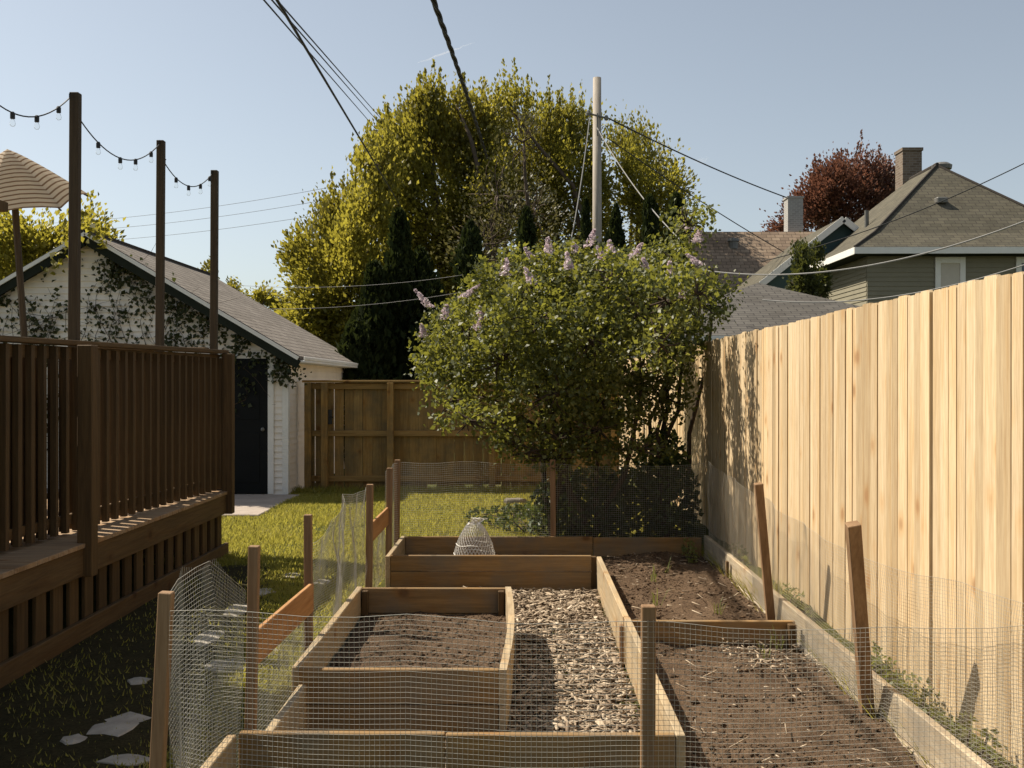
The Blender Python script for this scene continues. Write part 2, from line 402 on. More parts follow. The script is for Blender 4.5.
def chips(n, area, z, amp, lo=.018, hi=.06):
    V = []; Fc = []
    for k in range(n):
        x = random.uniform(area[0],area[1]); y = random.uniform(area[2],area[3])
        L = random.uniform(lo,hi)*(1.5 if random.random()<.12 else 1); W = L*random.uniform(.14,.38); T = .003
        e = Matrix.Rotation(random.random()*6.28,3,'Z') @ Matrix.Rotation(random.gauss(0,.24),3,'X') @ Matrix.Rotation(random.gauss(0,.2),3,'Y')
        cs = [Vector((sx*L/2*random.uniform(.7,1.1), sy*W/2*random.uniform(.5,1.1), sz*T/2)) for sz in (-1,1) for sx,sy in ((-1,-1),(1,-1),(1,1),(-1,1))]
        o = Vector((x,y,z+hgt(x,y,amp)+random.uniform(.0,.028)))
        b = len(V); V += [tuple(o+e@c) for c in cs]
        Fc += [tuple(b+i for i in q) for q in ((4,5,6,7),(0,1,5,4),(1,2,6,5),(2,3,7,6),(3,0,4,7),(3,2,1,0))]
    return V, Fc
V_, F_ = chips(15000, (-1.0,.60,4.24,8.44), .01, .02, .025, .075)
SV, SF = [], []
for k in range(70):          # dry straw and twigs lying on the soil
    x = random.uniform(.7,1.62); y = random.uniform(4.2,9.4); L = random.uniform(.04,.16); a = random.random()*3.14; wd = random.uniform(.0015,.003); z = .155+hgt(x,y,.035)
    d_ = Vector((math.cos(a),math.sin(a),random.gauss(0,.08)))*L/2; n_ = Vector((-math.sin(a),math.cos(a),0))*wd; u_ = Vector((0,0,wd)); o_ = Vector((x,y,z)); b_ = len(SV)
    SV += [tuple(o_+s1*d_+s2*n_+s3*u_) for s3 in (-1,1) for s1,s2 in ((-1,-1),(1,-1),(1,1),(-1,1))]
    SF += [tuple(b_+i for i in q) for q in ((4,5,6,7),(0,1,5,4),(1,2,6,5),(2,3,7,6),(3,0,4,7),(3,2,1,0))]
tag(np_obj('dry_straw', SV, SF, M['mulch']), 'dry straw and twigs scattered on the soil of the long bed', 'straw', kind='stuff')
V2_, F2_ = chips(170, (1.15,1.63,5.6,6.2), .145, .035, .015, .05)
V3_, F3_ = chips(260, (.68,1.64,3.2,9.5), .14, .035, .01, .04)
b1 = len(V_); b2 = b1+len(V2_)
F_ = F_ + [tuple(i+b1 for i in f) for f in F2_] + [tuple(i+b2 for i in f) for f in F3_]
tag(np_obj('wood_mulch', V_+V2_+V3_, F_, M['mulch']), 'shredded pale wood chips covering the path between the beds', 'mulch', kind='stuff')

# ------------------------------------------------------------------ raised beds (boards are parts)
def bboard(mat, par, x0,x1,y0,y1,z0,z1, name='board', label=None):
    m = MB(); m.box(x0,x1,y0,y1,z0,z1); o = m.build(name, mat, par, bevel=.004)
    if label: o['label'] = label
    return o
T = .038
# small bed with bowed outer side
rb = empty('raised_bed', (-.56,5.95,0), 'small rectangular raised bed two boards high, ringed by wood chips', 'raised bed')
bboard(M['bedx'], rb, -1.05,-.105,4.94,4.978,.172,.335); bboard(M['bedx'], rb, -1.05,-.105,4.943,4.975,0,.167)
bboard(M['bedx'], rb, -1.05,-.095,6.93,6.968,.165,.33); bboard(M['bedx'], rb, -1.05,-.095,6.933,6.965,0,.16)
def bowed(x0, bow, y0, y1, z0, z1, t, par, mat):
    m = MB(); N = 12
    xs = [x0 + bow*math.sin(math.pi*i/N) for i in range(N+1)]; ys = [y0+(y1-y0)*i/N for i in range(N+1)]
    for i in range(N):
        m.hexa([(xs[i],ys[i],z0),(xs[i]+t,ys[i],z0),(xs[i+1]+t,ys[i+1],z0),(xs[i+1],ys[i+1],z0),
                (xs[i],ys[i],z1),(xs[i]+t,ys[i],z1),(xs[i+1]+t,ys[i+1],z1),(xs[i+1],ys[i+1],z1)])
    return m.build('board', mat, par)
bowed(-.105,.03,4.94,6.968,.172,.335,T,rb,M['bedy']); bowed(-.103,.025,4.94,6.968,0,.167,.034,rb,M['bedy'])
bboard(M['bedy'], rb, -1.09,-1.052,4.98,6.968,.172,.335); bboard(M['bedy'], rb, -1.088,-1.054,4.98,6.968,0,.167)
for x, y in ((-.15,6.88),(-1.045,6.88),(-1.045,4.982),(-.16,4.982)): bboard(M['deck_z'], rb, x,x+.04,y,y+.045,0,.32,'corner_post')
# long frame of boards round the planting area
lb = empty('raised_bed', (1.15,6.3,0), 'long soil filled raised bed against the pale fence with one cross board', 'raised bed')
bboard(M['bedy'], lb, .617,.655,4.18,6.3,0,.285); bboard(M['bedy'], lb, .612,.65,6.305,8.50,0,.285)
bboard(M['pine_stake'], lb, .585,.609,6.22,6.27,0,.25,'corner_post')
for k, (a, b) in enumerate(((2.9,5.3),(5.304,7.35),(7.354,9.6))):
    o = bboard(M['edge'], lb, 1.662+.004*k,1.70+.004*k,a,b,.135,.30)
    o = bboard(M['edge'], lb, 1.655+.004*k,1.693+.004*k,a,b,0,.128)
for y in (6.95,8.35): bboard(M['deck_z'], lb, 1.632,1.652,y,y+.05,.05,.27,'corner_post')
bboard(M['bedx'], lb, .66,1.63,6.25,6.288,.09,.27,label='cross board dividing the long soil bed')
bboard(M['deck_z'], lb, 1.58,1.625,6.20,6.247,.05,.26,'corner_post')
bboard(M['bedx'], lb, .66,1.65,9.60,9.638,.10,.275)
bboard(M['bedx'], lb, -.3,.614,4.18,4.218,.0,.283); bboard(M['bedx'], lb, -1.128,-.304,4.182,4.22,.0,.286)
# rear bed
rr = empty('raised_bed', (-.2,9.05,0), 'rear raised bed of brown boards holding the wire dome', 'raised bed')
bboard(M['cedar_y'] if False else M['bedx'], rr, -1.06,.57,8.50,8.538,.165,.29); bboard(M['bedx'], rr, -1.06,.57,8.505,8.54,.0,.158)
bboard(M['deck_z'], rr, .572,.61,8.51,8.56,0,.28,'corner_post')
bboard(M['bedx'], rr, -1.06,.655,9.602,9.64,.10,.282)
bboard(M['bedy'], rr, -1.10,-1.062,8.5,9.64,.02,.285)
# low boards bordering the grass
for y0, y1, z0, z1, x, lab in ((3.0,4.17,.10,.285,-1.17,'low border board beside the leaning front stake at the grass edge'),
                      (4.19,4.92,.02,.27,-1.045,'short border board between the front bed boards and the small raised bed')):
    m = MB(); m.box(x,x+.038,y0,y1,0,z1); tag(m.build('border_board', M['bedy'], bevel=.004, origin=(x,y0,0)), lab, 'board', 'low border boards along the grass')
# planks fixed between stakes
m = MB(); m.beam((-1.165,4.50,.525),(-1.13,5.66,.53),.022,.155); tag(m.build('plank', M['cedar_y'], bevel=.003, origin=(-1.15,5.05,.45)), 'sunlit orange plank fixed between two stakes beside the small raised bed', 'plank', 'planks fixed between stakes')
m = MB(); m.beam((-1.16,7.95,.53),(-1.16,9.12,.535),.022,.15); tag(m.build('plank', M['cedar_y'], bevel=.003, origin=(-1.16,8.5,.45)), 'orange plank fixed between two stakes beside the rear raised bed', 'plank', 'planks fixed between stakes')

# ------------------------------------------------------------------ garden stakes
STAKES = [
 ((-1.235,3.50,0), (-1.185,3.50,.985), .045, 'leaning square stake at the front corner near the deck, with a dark knot'),
 ((.395,3.30,0), (.40,3.30,.985), .044, 'upright square stake in front of the front board and the long soil bed'),
 ((-1.165,4.50,0), (-1.145,4.50,.985), .045, 'stake at the near end of the plank beside the small raised bed'),
 ((-1.145,5.66,0), (-1.15,5.66,.975), .042, 'stake at the far end of the plank beside the small raised bed'),
 ((-1.155,7.95,0), (-1.145,7.95,.92), .05, 'stake at the near end of the plank beside the rear raised bed'),
 ((-1.155,9.12,0), (-1.14,9.12,.95), .05, 'stake at the far end of the plank beside the rear raised bed'),
 ((-1.15,9.69,0), (-1.14,9.69,.98), .05, 'slim stake at the corner of the rear bed farthest from the pale fence'),
 ((.30,9.675,0), (.29,9.675,.985), .05, 'lone reddish stake behind the rear bed in front of the lilac'),
 ((1.64,6.86,.02), (1.505,6.67,1.05), .052, 'short stake leaning at the edging board near the lilac shadow'),
 ((1.63,4.94,.05), (1.45,4.60,1.07), .058, 'tilted slat stake standing against the edging board in front of the pale fence'),
]
for a, b, wd, lab in STAKES:
    m = MB(); m.beam(a, b, wd, wd*.9, up=(0,1,0)); m2 = m.build('garden_stake', M['pine_stake'], bevel=.003, origin=a)
    tag(m2, lab, 'stake', 'wooden stakes holding the wire mesh')

# ------------------------------------------------------------------ wire mesh runs
def mesh_run(name, path, label, cell=.0165, vcell=.0165, r=.00075, wob=.012, seg=.16, seed=0, step_u=1):
    # path: (x,y,z_bottom,z_top)
    pts = [Vector(p[:2]) for p in path]; d = [0]
    for i in range(1, len(pts)): d.append(d[-1] + (pts[i]-pts[i-1]).length)
    L = d[-1]; hmax = max(p[3]-p[2] for p in path)
    def S(u, v):
        i = 0
        while i < len(d)-2 and d[i+1] < u: i += 1
        t = (u-d[i])/(d[i+1]-d[i]); a, b = path[i], path[i+1]
        x = a[0]+(b[0]-a[0])*t; y = a[1]+(b[1]-a[1])*t; z0 = a[2]+(b[2]-a[2])*t; z1 = a[3]+(b[3]-a[3])*t
        n = (pts[i+1]-pts[i]).normalized(); n = Vector((-n.y,n.x))
        wv = wob*(noise.noise(Vector((u*2.2,v*2.0,seed))) + .5*noise.noise(Vector((u*6,v*4,seed+5))))
        sag = -.02*math.sin(math.pi*t)*v
        return Vector((x+n.x*wv, y+n.y*wv, z0+(z1-z0)*v+sag + .006*noise.noise(Vector((u*3,v*3,seed+9)))))
    m = MB(); nv = int(hmax/vcell); nu = int(L/cell); ns = max(2, int(L/seg))
    for k in range(nv+1):
        v = k/nv; m.tube([S(L*i/ns, v) for i in range(ns+1)], r*(1.5 if k==nv else 1), 3, False)
    for k in range(nu+1):
        u = L*k/nu; m.tube([S(u, j/6) for j in range(7)], r, 3, False)
    o = m.build(name, M['wire'], smooth=True, origin=(path[0][0],path[0][1],path[0][2]))
    return tag(o, label, 'wire mesh', 'runs of wire mesh round the beds')
G = 'wire_mesh'
mesh_run(G, [(-1.16,3.46,.05,.93),(-1.0,3.36,.04,.965),(-.3,3.30,.03,.955),(.42,3.27,.03,.945),(1.1,3.28,.08,.925),(1.80,3.3,.18,.95)], 'galvanised wire mesh stretched across the front of the beds to the pale fence', seed=1)
mesh_run(G, [(-1.185,3.53,.03,.975),(-1.23,3.80,.03,1.02),(-1.20,4.15,.03,.99),(-1.18,4.47,.03,.80)], 'short curling wire mesh from the leaning front stake back to the plank', seed=2, wob=.03)
mesh_run(G, [(-1.175,4.50,.02,.47),(-1.16,5.65,.02,.47)], 'wire mesh hanging under the plank beside the small raised bed', seed=3)
mesh_run(G, [(-1.17,5.68,.02,.80),(-1.12,6.3,.02,.86),(-1.20,7.1,.02,.93),(-1.165,7.93,.02,.90)], 'crumpled wire mesh over the grass between the two planks', seed=4, wob=.06)
mesh_run(G, [(-1.175,7.97,.02,.47),(-1.175,9.10,.02,.47)], 'wire mesh hanging under the plank beside the rear bed', seed=5)
mesh_run(G, [(-1.18,9.13,.02,.92),(-1.17,9.71,.02,.96),(-.5,9.69,.05,.97),(.28,9.655,.05,.95),(.32,9.655,.05,.95),(1.0,9.69,.08,.93),(1.70,9.70,.15,.95)], 'wire mesh running behind the rear bed in front of the lawn and lilac', seed=6, cell=.02, vcell=.02, r=.0009)
mesh_run(G, [(1.72,9.66,.15,.97),(1.69,8.3,.15,.93),(1.66,7.04,.15,.90),(1.62,6.0,.15,.88),(1.62,5.06,.12,.86),(1.72,4.2,.15,.9),(1.80,3.32,.18,.95)], 'wire mesh along the edging board in front of the pale fence', seed=7, wob=.03, r=.0006)

# wire dome
dm = empty('wire_dome', (-.40,9.02,.12), 'grey chicken wire dome with a gathered knot on top, standing in the rear bed', 'plant cover')
def dome_r(t): return .185*math.cos(t*math.pi/2*.93)**.62
m = MB(); Hd = .40; N = 34; LV = 17
for s in (-1, 1):
    for k in range(N):
        m.tube([Vector((-.40+dome_r(j/LV)*math.cos(6.283*(k+s*j*.5)/N), 9.02+dome_r(j/LV)*math.sin(6.283*(k+s*j*.5)/N), .12+Hd*(j/LV)*.93)) for j in range(LV+1)], .0022, 3, False)
m.build('wire_netting', M['wire_pale'], dm)
for t in (.02,.28,.5):
    m = MB(); r = dome_r(t)+.003; m.tube([(-.40+r*math.cos(6.283*i/28), 9.02+r*math.sin(6.283*i/28), .12+Hd*t*.93+.006*math.sin(i)) for i in range(29)], .003, 4, False); m.build('wire_hoop', M['wire_pale'], dm)
m = MB()
for k in range(26):
    a = random.random()*6.28; p = Vector((-.39+.035*math.cos(a), 9.02+.035*math.sin(a), .12+.355)); q = Vector((-.37+random.gauss(0,.035), 9.02+random.gauss(0,.03), .12+.385+random.random()*.03))
    m.tube([p,(p+q)/2+Vector((random.gauss(0,.015),0,.02)),q], .003, 3)
m.build('top_knot', M['wire_pale'], dm)

# ------------------------------------------------------------------ tall pale fence
fe = empty('board_fence', (1.95,10,.2), 'tall new pale pine board fence along the beds', 'fence')
y = 2.3; m = MB(); posts = []
while y < 21.5:
    wd = random.choices((.075,.089,.115,.14),(2,4,4,5))[0]
    gap = random.choice((.003,.004,.006,.011))
    dx = random.gauss(0,.0032); dx2 = dx+random.gauss(0,.0022); yl = random.gauss(0,.003); zt = 2.115+random.gauss(0,.005); z0 = .17 if y<10 else .1
    x0 = 1.90+dx; x1 = 1.90+dx2; th = .019
    c = .012
    # picket as an eight-sided outline with slightly eased top corners
    b = [(x0,y,z0),(x1,y+wd,z0)]
    for q in ((x0,x1),):
        pts = [(x0,y,z0),(x1,y+wd,z0),(x1+.002,y+wd+yl,zt-c),(x1+.002,y+wd-c+yl,zt),(x0+.002,y+c+yl,zt),(x0+.002,y+yl,zt-c)]
    i = len(m.v); m.v += pts + [(p[0]+th,p[1],p[2]) for p in pts]
    n = len(pts); m.f.append(tuple(range(i,i+n))); m.f.append(tuple(reversed(range(i+n,i+2*n)))); m.uv += [None,None]
    for k in range(n):
        j = (k+1)%n; m.f.append((i+k,i+n+k,i+n+j,i+j)); m.uv.append(None)
    y += wd + gap
m.build('boards', M['pine'], fe)
for z in (.5,1.2,1.9):
    m = MB(); m.box(1.93,1.968,2.3,21.5,z,z+.085); m.build('rail', M['backfence_x'], fe)
for k in range(9):
    m = MB(); m.box(1.97,2.06,2.4+k*2.35,2.49+k*2.35,0,2.05); m.build('post', M['pine'], fe)

# ------------------------------------------------------------------ back fence (seen from its rail side)
bf = empty('plank_fence', (-.9,16.5,0), 'aged brown plank fence with rails and posts across the back of the lawn', 'fence')
x = -3.40; m = MB()
while x < 1.50:
    wd = random.choice((.14,.14,.15,.135)); gap = random.choices((.002,.004,.010,.016),(5,3,1.2,.7))[0]
    z0 = random.choice((.02,.03,.05,.10)) if x > -1.8 else .02
    dy = random.gauss(0,.003); m.box(x,x+wd,16.50+dy,16.52+dy,z0,1.70); x += wd+gap
m.build('boards', M['backfence'], bf)
for z, h, y0 in ((1.60,.09,16.42),(.86,.09,16.42),(.15,.09,16.42)):
    m = MB(); m.box(-3.40,1.5,y0+.02,16.493,z,z+h); m.build('rail', M['backfence_x'], bf, bevel=.004)
m = MB(); m.box(-3.42,1.52,16.36,16.56,1.705,1.74); m.build('cap_rail', M['backfence_x'], bf, bevel=.004)
for px in (-3.38,-3.12,-2.09,-.5,1.40):
    m = MB(); m.box(px,px+.10,16.34,16.438,0,1.70); m.build('post', M['backfence'], bf, bevel=.004)
m = MB(); m.box(-3.02,-2.96,16.40,16.43,1.05,1.28); m.tube([(-2.99,16.39,1.16),(-2.93,16.37,1.16)], .012, 6); m.build('latch', M['black'], bf)

# ------------------------------------------------------------------ deck
dk = empty('deck', (-4.5,7.3,0), 'dark brown stained timber deck with slatted railing and skirt', 'deck')
ZF = .64; XR = -2.85; Y0d, Y1d = 3.2, 10.25
m = MB(); y = Y0d
while y < Y1d-.02:
    m.box(-7.2,XR+.005,y,y+.135,ZF-.03,ZF); y += .141
m.build('floor', M['deck_floor'], dk, bevel=.003)
m = MB(); m.box(XR-.045,XR-.007,Y0d,Y1d,ZF-.215,ZF-.032); m.build('rim_board', M['deck_y'], dk, bevel=.004)
m = MB(); y = Y0d
while y < Y1d-.1:
    m.box(XR-.075,XR-.05,y,y+.135,.05,ZF-.05); y += .235
m.build('skirt', M['deck_z'], dk, bevel=.003)
m = MB(); m.box(XR-.048,XR-.01,Y0d,Y1d,.0,.13); m.build('bottom_board', M['deck_y'], dk, bevel=.004)
m = MB(); m.box(-7.2,-7.1,Y0d,Y1d,0,ZF-.04); m.box(-7.2,XR-.08,Y1d-.06,Y1d-.02,0,ZF-.04); m.build('back_panel', M['deck_z'], dk)
RX = -3.12
def rxx(y): return -3.2 + .066*(y-6.5)
YE = 10.22
m = MB(); m.beam((rxx(Y0d)+.02,Y0d,1.925),(rxx(YE)+.02,YE+.06,1.995),.14,.035); m.build('top_rail', M['deck_y'], dk, bevel=.004)
m = MB(); m.beam((rxx(Y0d),Y0d,1.855),(rxx(YE),YE,1.925),.036,.085); m.build('sub_rail', M['deck_y'], dk, bevel=.004)
m = MB(); m.beam((rxx(Y0d),Y0d,.74),(rxx(YE),YE,.74),.036,.07); m.build('bottom_rail', M['deck_y'], dk, bevel=.004)
y = Y0d+.05; bal = None
while y < YE-.05:
    if bal is None:
        m = MB(); m.box(.019,.058,-.023,.023,.66,1.93)
        bal = m.build('baluster', M['deck_z'], None); bal.parent = dk; 
        bal.location = Vector((rxx(y),y,0)) - dk.location
    else:
        c = bal.copy(); COL.objects.link(c); c.location = Vector((rxx(y),y,0)) - dk.location; c.parent = dk
        c.rotation_euler = (random.gauss(0,.003), 0, random.gauss(0,.06))
    c2 = bal.copy(); COL.objects.link(c2); c2.location = Vector((rxx(y+.075)-.055,y+.075,0)) - dk.location; c2.parent = dk
    y += .15 if y > 5.9 else .22
for yy, s in ((6.88,.10),(10.2,.10),(3.7,.10)):
    m = MB(); m.box(XR-.05,XR-.05+s,yy-s/2,yy+s/2,.42,1.925+.012*(yy-6)); m.build('post', M['deck_z'], dk, bevel=.005)
m = MB(); m.beam((-3.06,YE,2.02),(-7.1,YE,2.02),.12,.035); m.build('top_rail', M['deck_y'], dk, bevel=.004)
xx = -3.4
k = 0
while xx > -7.1:
    c = bal.copy(); COL.objects.link(c); c.location = Vector((xx,YE,0)) - dk.location; c.parent = dk; xx -= .17

m = MB(); y = Y0d  # added slat screen, mostly out of view, to shade the ground by the deck
while y < 6.6:
    m.box(-3.36,-3.335,y,y+.13,ZF+.02,2.78); y += .132
while y < 7.25:
    m.box(-3.36,-3.335,y,y+.13,ZF+.02,1.86); y += .132
m.beam((-3.35,Y0d,2.82),(-3.35,6.75,2.82),.08,.06)
m.build('added_shade_screen', M['deck_z'], dk)
# patio chairs on the deck
def patio_chair(x, y, rz, lab):
    c = empty('patio_chair', (x,y,ZF), lab, 'chair', 'patio chairs on the deck'); R = Matrix.Rotation(rz,3,'Z'); o = Vector((x,y,ZF))
    def bx(nm, x0,x1,y0,y1,z0,z1, mat=M['black']):
        q = MB(); q.hexa([o+R@Vector(p) for p in ((x0,y0,z0),(x1,y0,z0),(x1,y1,z0),(x0,y1,z0),(x0,y0,z1),(x1,y0,z1),(x1,y1,z1),(x0,y1,z1))]); q.build(nm, mat, c, bevel=.005)
    bx('seat',-.26,.26,-.26,.26,.40,.44)
    q = MB()
    for k in range(6): a = o+R@Vector((-.25,.27+.02*k,.50+.085*k)); b = o+R@Vector((.25,.27+.02*k,.50+.085*k)); q.beam(a,b,.02,.06)
    q.build('backrest', M['trim'], c)
    for sx in (-1,1):
        for sy in (-1,1):
            q = MB(); q.tube([o+R@Vector((sx*.25,sy*.25,0)), o+R@Vector((sx*.25,sy*.25,.62 if sy<0 else .98))], .016, 6); q.build('leg', M['black'], c)
        q = MB(); q.tube([o+R@Vector((sx*.25,-.27,.62)), o+R@Vector((sx*.25,.30,.62))], .02, 6); q.build('armrest', M['black'], c)
patio_chair(-4.1,6.9,.5,'dark patio chair with pale slats behind the nearer part of the deck railing')
patio_chair(-4.3,8.5,2.4,'dark patio chair behind the farther part of the deck railing near the garage')

# ------------------------------------------------------------------ string light poles
POLES = [P(74,92,7.55), P(160,140,9.36), P(214,170,10.42)]
BASE = [Vector((-2.815,6.76,0)), Vector((-2.905,8.35,ZF)), Vector((-2.775,9.62,0))]
lab = ['tallest dark square pole, beside the deck railing post', 'dark square pole standing on the sunlit deck edge between the other two', 'slim dark square pole at the deck corner by the garage']
XP = [-2.875, -2.875, -2.875]
XP = [-2.93,-2.93,-2.93]
poles = []
for k, (tp, wd) in enumerate(zip(POLES, (.066,.064,.066))):
    b = Vector((tp.x-.02, tp.y, ZF if k<2 else 0)); 
    m = MB(); m.beam(b, tp, wd, wd, up=(0,1,0)); tag(m.build('light_pole', M['pole'], bevel=.004, origin=b), lab[k], 'pole', 'poles holding the string lights')
    poles.append(tp)
def cat_pt(a, b, sag, t): return a.lerp(b, t) - Vector((0,0,sag*4*t*(1-t)))
def string_light(a, b, sag, ts, lab):
    sgn = empty('string_light', a, lab, 'string light', 'string lights between poles')
    m = MB(); m.tube([cat_pt(a,b,sag,i/20) for i in range(21)], .005, 5); m.build('cord', M['cable'], sgn)
    m = MB()
    for e in (a, b): m.tube([e, e+Vector((0,0,.03)), e+Vector((.01,0,.04))], .006, 5)
    m.build('hook', M['cable'], sgn)
    for t in ts:
        p = cat_pt(a,b,sag,t)
        m = MB(); m.lathe(p, [(.0,-.038),(.008,-.040),(.015,-.053),(.019,-.068),(.016,-.082),(.008,-.089),(0,-.09)], 10)
        bo = m.build('bulb', M['bulb'], sgn, smooth=True)
        m = MB(); m.lathe(p, [(0,.008),(.010,.007),(.016,-.003),(.016,-.038),(0,-.04)], 10); s = m.build('socket', M['black'], bo)
string_light(P(-46,55,6.5), P(68,97,7.5), .24, (.46,.68,.89), 'string of clear bulbs leaving the picture from the tallest pole')
string_light(P(78,118,7.57), P(158,144,9.32), .21, (.20,.46,.66,.88), 'string of clear bulbs drooping between the tallest and the middle pole')
string_light(P(164,163,9.4), P(211,174,10.38), .16, (.22,.48,.74,.95), 'string of clear bulbs drooping between the middle and the corner pole')

# ------------------------------------------------------------------ parasol
pc = P(8,150,10.8); um = empty('parasol', (pc.x,pc.y,ZF), 'small striped beige parasol above the deck', 'parasol')
pc = P(5,148,9.4); um.location = (pc.x, pc.y, ZF)
m = MB(); n = 6; R0 = .62; drop = .47; off = -math.pi/2
TL = Matrix.Rotation(math.radians(22),3,'X')
def rim(k, s=1):
    a = 2*math.pi*k/n+off; return pc + TL @ Vector((R0*s*math.cos(a), R0*s*math.sin(a), -drop*s**1.15))
S_ = 8
for k in range(n):
    for i in range(S_):
        s0, s1 = i/S_, (i+1)/S_
        for j in range(4):
            def q(s, t):
                p = rim(k,s).lerp(rim(k+1,s), t); p = p - Vector((0,0,-.035*s*math.sin(math.pi*t))); return p
            m.face([q(s0,j/4),q(s1,j/4),q(s1,(j+1)/4),q(s0,(j+1)/4)], [(j/4,s0),(j/4,s1),((j+1)/4,s1),((j+1)/4,s0)])
m.build('canopy', M['canvas'], um)
m = MB(); m.tube([(pc.x+.14,pc.y+.25,ZF),(pc.x+.02,pc.y+.04,pc.z-.06)], .03, 8); m.build('pole', M['pole'], um)
for k in range(n):
    m = MB(); m.tube([pc-Vector((0,0,.03)), rim(k)-Vector((0,0,.022))], .008, 4); m.build('rib', M['pole'], um)
m = MB(); m.lathe((pc.x+.14,pc.y+.25,ZF),[(0,.0),(.25,.0),(.25,.05),(.05,.08),(.04,.3),(0,.3)],14); m.build('base', M['black'], um)

# ------------------------------------------------------------------ garage
ga = empty('garage', (-6.5,18.5,0), 'white clapboard garage with grey shingle roof and dark door', 'garage')
GY0, GY1 = 15.75, 21.6; GXc = -6.47; GXr = -3.52; GXl = 2*GXc-GXr; zr = 3.96; pit = .585
def gz(x): return zr - .10 - abs(x-GXc)*pit
m = MB(); z = 0; lap = .095
while z < 3.75:
    z1 = min(z+lap, 3.78)
    hw = min(GXr-GXc, max(0, (zr-.16-z)/pit)); hw1 = min(GXr-GXc, max(0,(zr-.16-z1)/pit))
    if hw < .05: break
    m.hexa([(GXc-hw,GY0-.02,z),(GXc+hw,GY0-.02,z),(GXc+hw,GY0+.02,z),(GXc-hw,GY0+.02,z),(GXc-hw1,GY0,z1),(GXc+hw1,GY0,z1),(GXc+hw1,GY0+.02,z1),(GXc-hw1,GY0+.02,z1)])
    if z1 <= gz(GXr)+.02:
        m.hexa([(GXr+.02,GY0+.02,z),(GXr+.02,GY1,z),(GXr-.02,GY1,z),(GXr-.02,GY0+.02,z),(GXr,GY0+.02,z1),(GXr,GY1,z1),(GXr-.02,GY1,z1),(GXr-.02,GY0+.02,z1)])
    z = z1
m.box(GXl,GXl+.05,GY0+.03,GY1,0,gz(GXl)); m.box(GXl+.05,GXr-.03,GY1-.05,GY1,0,gz(GXl))
m.build('wall', M['whitepaint'], ga)
m = MB(); m.box(GXr-.06,GXr+.030,GY0-.032,GY0-.021,0,gz(GXr)-.0); m.box(GXr+.021,GXr+.030,GY0-.021,GY0+.08,0,gz(GXr)); m.build('corner_trim', M['trim'], ga)
# roof
XE = GXr+.24; ov = .22; YR0, YR1 = GY0-ov, GY1+ov
m = MB(); th = .05; Ls = (XE-GXc)*math.hypot(1,pit)
for sg in (1,-1):
    xe = GXc+sg*(XE-GXc); ze = zr-(XE-GXc)*pit
    m.face([(GXc,YR0,zr),(xe,YR0,ze),(xe,YR1,ze),(GXc,YR1,zr)][::sg], [(0,0),(0,Ls),(YR1-YR0,Ls),(YR1-YR0,0)][::sg])
    m.face([(GXc,YR0,zr-th),(xe,YR0,ze-th),(xe,YR1,ze-th),(GXc,YR1,zr-th)][::-sg])
    m.face([(GXc,YR0,zr),(GXc,YR0,zr-th),(xe,YR0,ze-th),(xe,YR0,ze)]); m.face([(xe,YR0,ze),(xe,YR0,ze-th),(xe,YR1,ze-th),(xe,YR1,ze)])
    m.face([(GXc,YR1,zr),(GXc,YR1,zr-th),(xe,YR1,ze-th),(xe,YR1,ze)])
m.uv = [(u if u is None else [(a, b) for a, b in u]) for u in m.uv]
ro = m.build('roof', M['roof_garage'], ga)
m = MB(); m.box(GXc-.07,GXc+.07,YR0,YR1,zr-.045,zr+.012); m.build('ridge_cap', M['roof_garage'], ro)
ze = zr-(XE-GXc)*pit
for sg in (1,-1):
    m = MB(); xe = GXc+sg*(XE-GXc-.02)
    m.beam((GXc,YR0+.02,zr-.142),(xe,YR0+.02,ze-.127),.028,.13, up=(0,0,1)); m.build('rake_board', M['greentrim'], ga)
    m = MB(); m.beam((GXc,YR0-.006,zr-.045),(xe,YR0-.006,ze-.035),.022,.055); m.build('rake_trim', M['trim'], ga)
m = MB(); m.box(GXr+.03,XE-.02,YR0+.05,YR1-.02,ze-.10,ze-.075); m.build('soffit', M['trim'], ga)
m = MB(); m.box(XE-.02,XE+.07,YR0+.03,YR1,ze-.10,ze-.06); m.box(XE+.055,XE+.075,YR0+.03,YR1,ze-.06,ze-.005); m.build('gutter', M['trim'], ga, bevel=.008)
m = MB(); m.tube([(XE+.02,YR1-.1,ze-.1),(XE+.02,YR1-.1,ze-.2),(GXr+.07,YR1-.25,ze-.42),(GXr+.07,YR1-.25,.1)], .04, 6); m.build('downspout', M['trim'], ga)
# door
DX0, DX1 = -4.62, -3.80
dr = None
m = MB(); m.box(DX0,DX1,GY0-.04,GY0-.021,.03,2.06); dr = m.build('door', M['door'], ga, bevel=.004)
m = MB(); m.box(DX0+.12,DX1-.12,GY0-.046,GY0-.0405,1.15,1.9); m.box(DX0+.12,DX1-.12,GY0-.046,GY0-.0405,.2,.95); m.build('panel', M['door'], dr, bevel=.006)
m = MB(); m.lathe((DX1-.07,GY0-.06,1.0),[(0,-.03),(.02,-.025),(.03,0),(.02,.025),(0,.03)],8); m.build('handle', M['metal'], dr)
m = MB(); m.box(DX1+.002,DX1+.09,GY0-.036,GY0-.021,.03,2.14); m.box(DX0-.09,DX0-.002,GY0-.036,GY0-.021,.03,2.14); m.box(DX0-.002,DX1+.002,GY0-.036,GY0-.021,2.063,2.14); m.build('frame', M['trim'], dr)

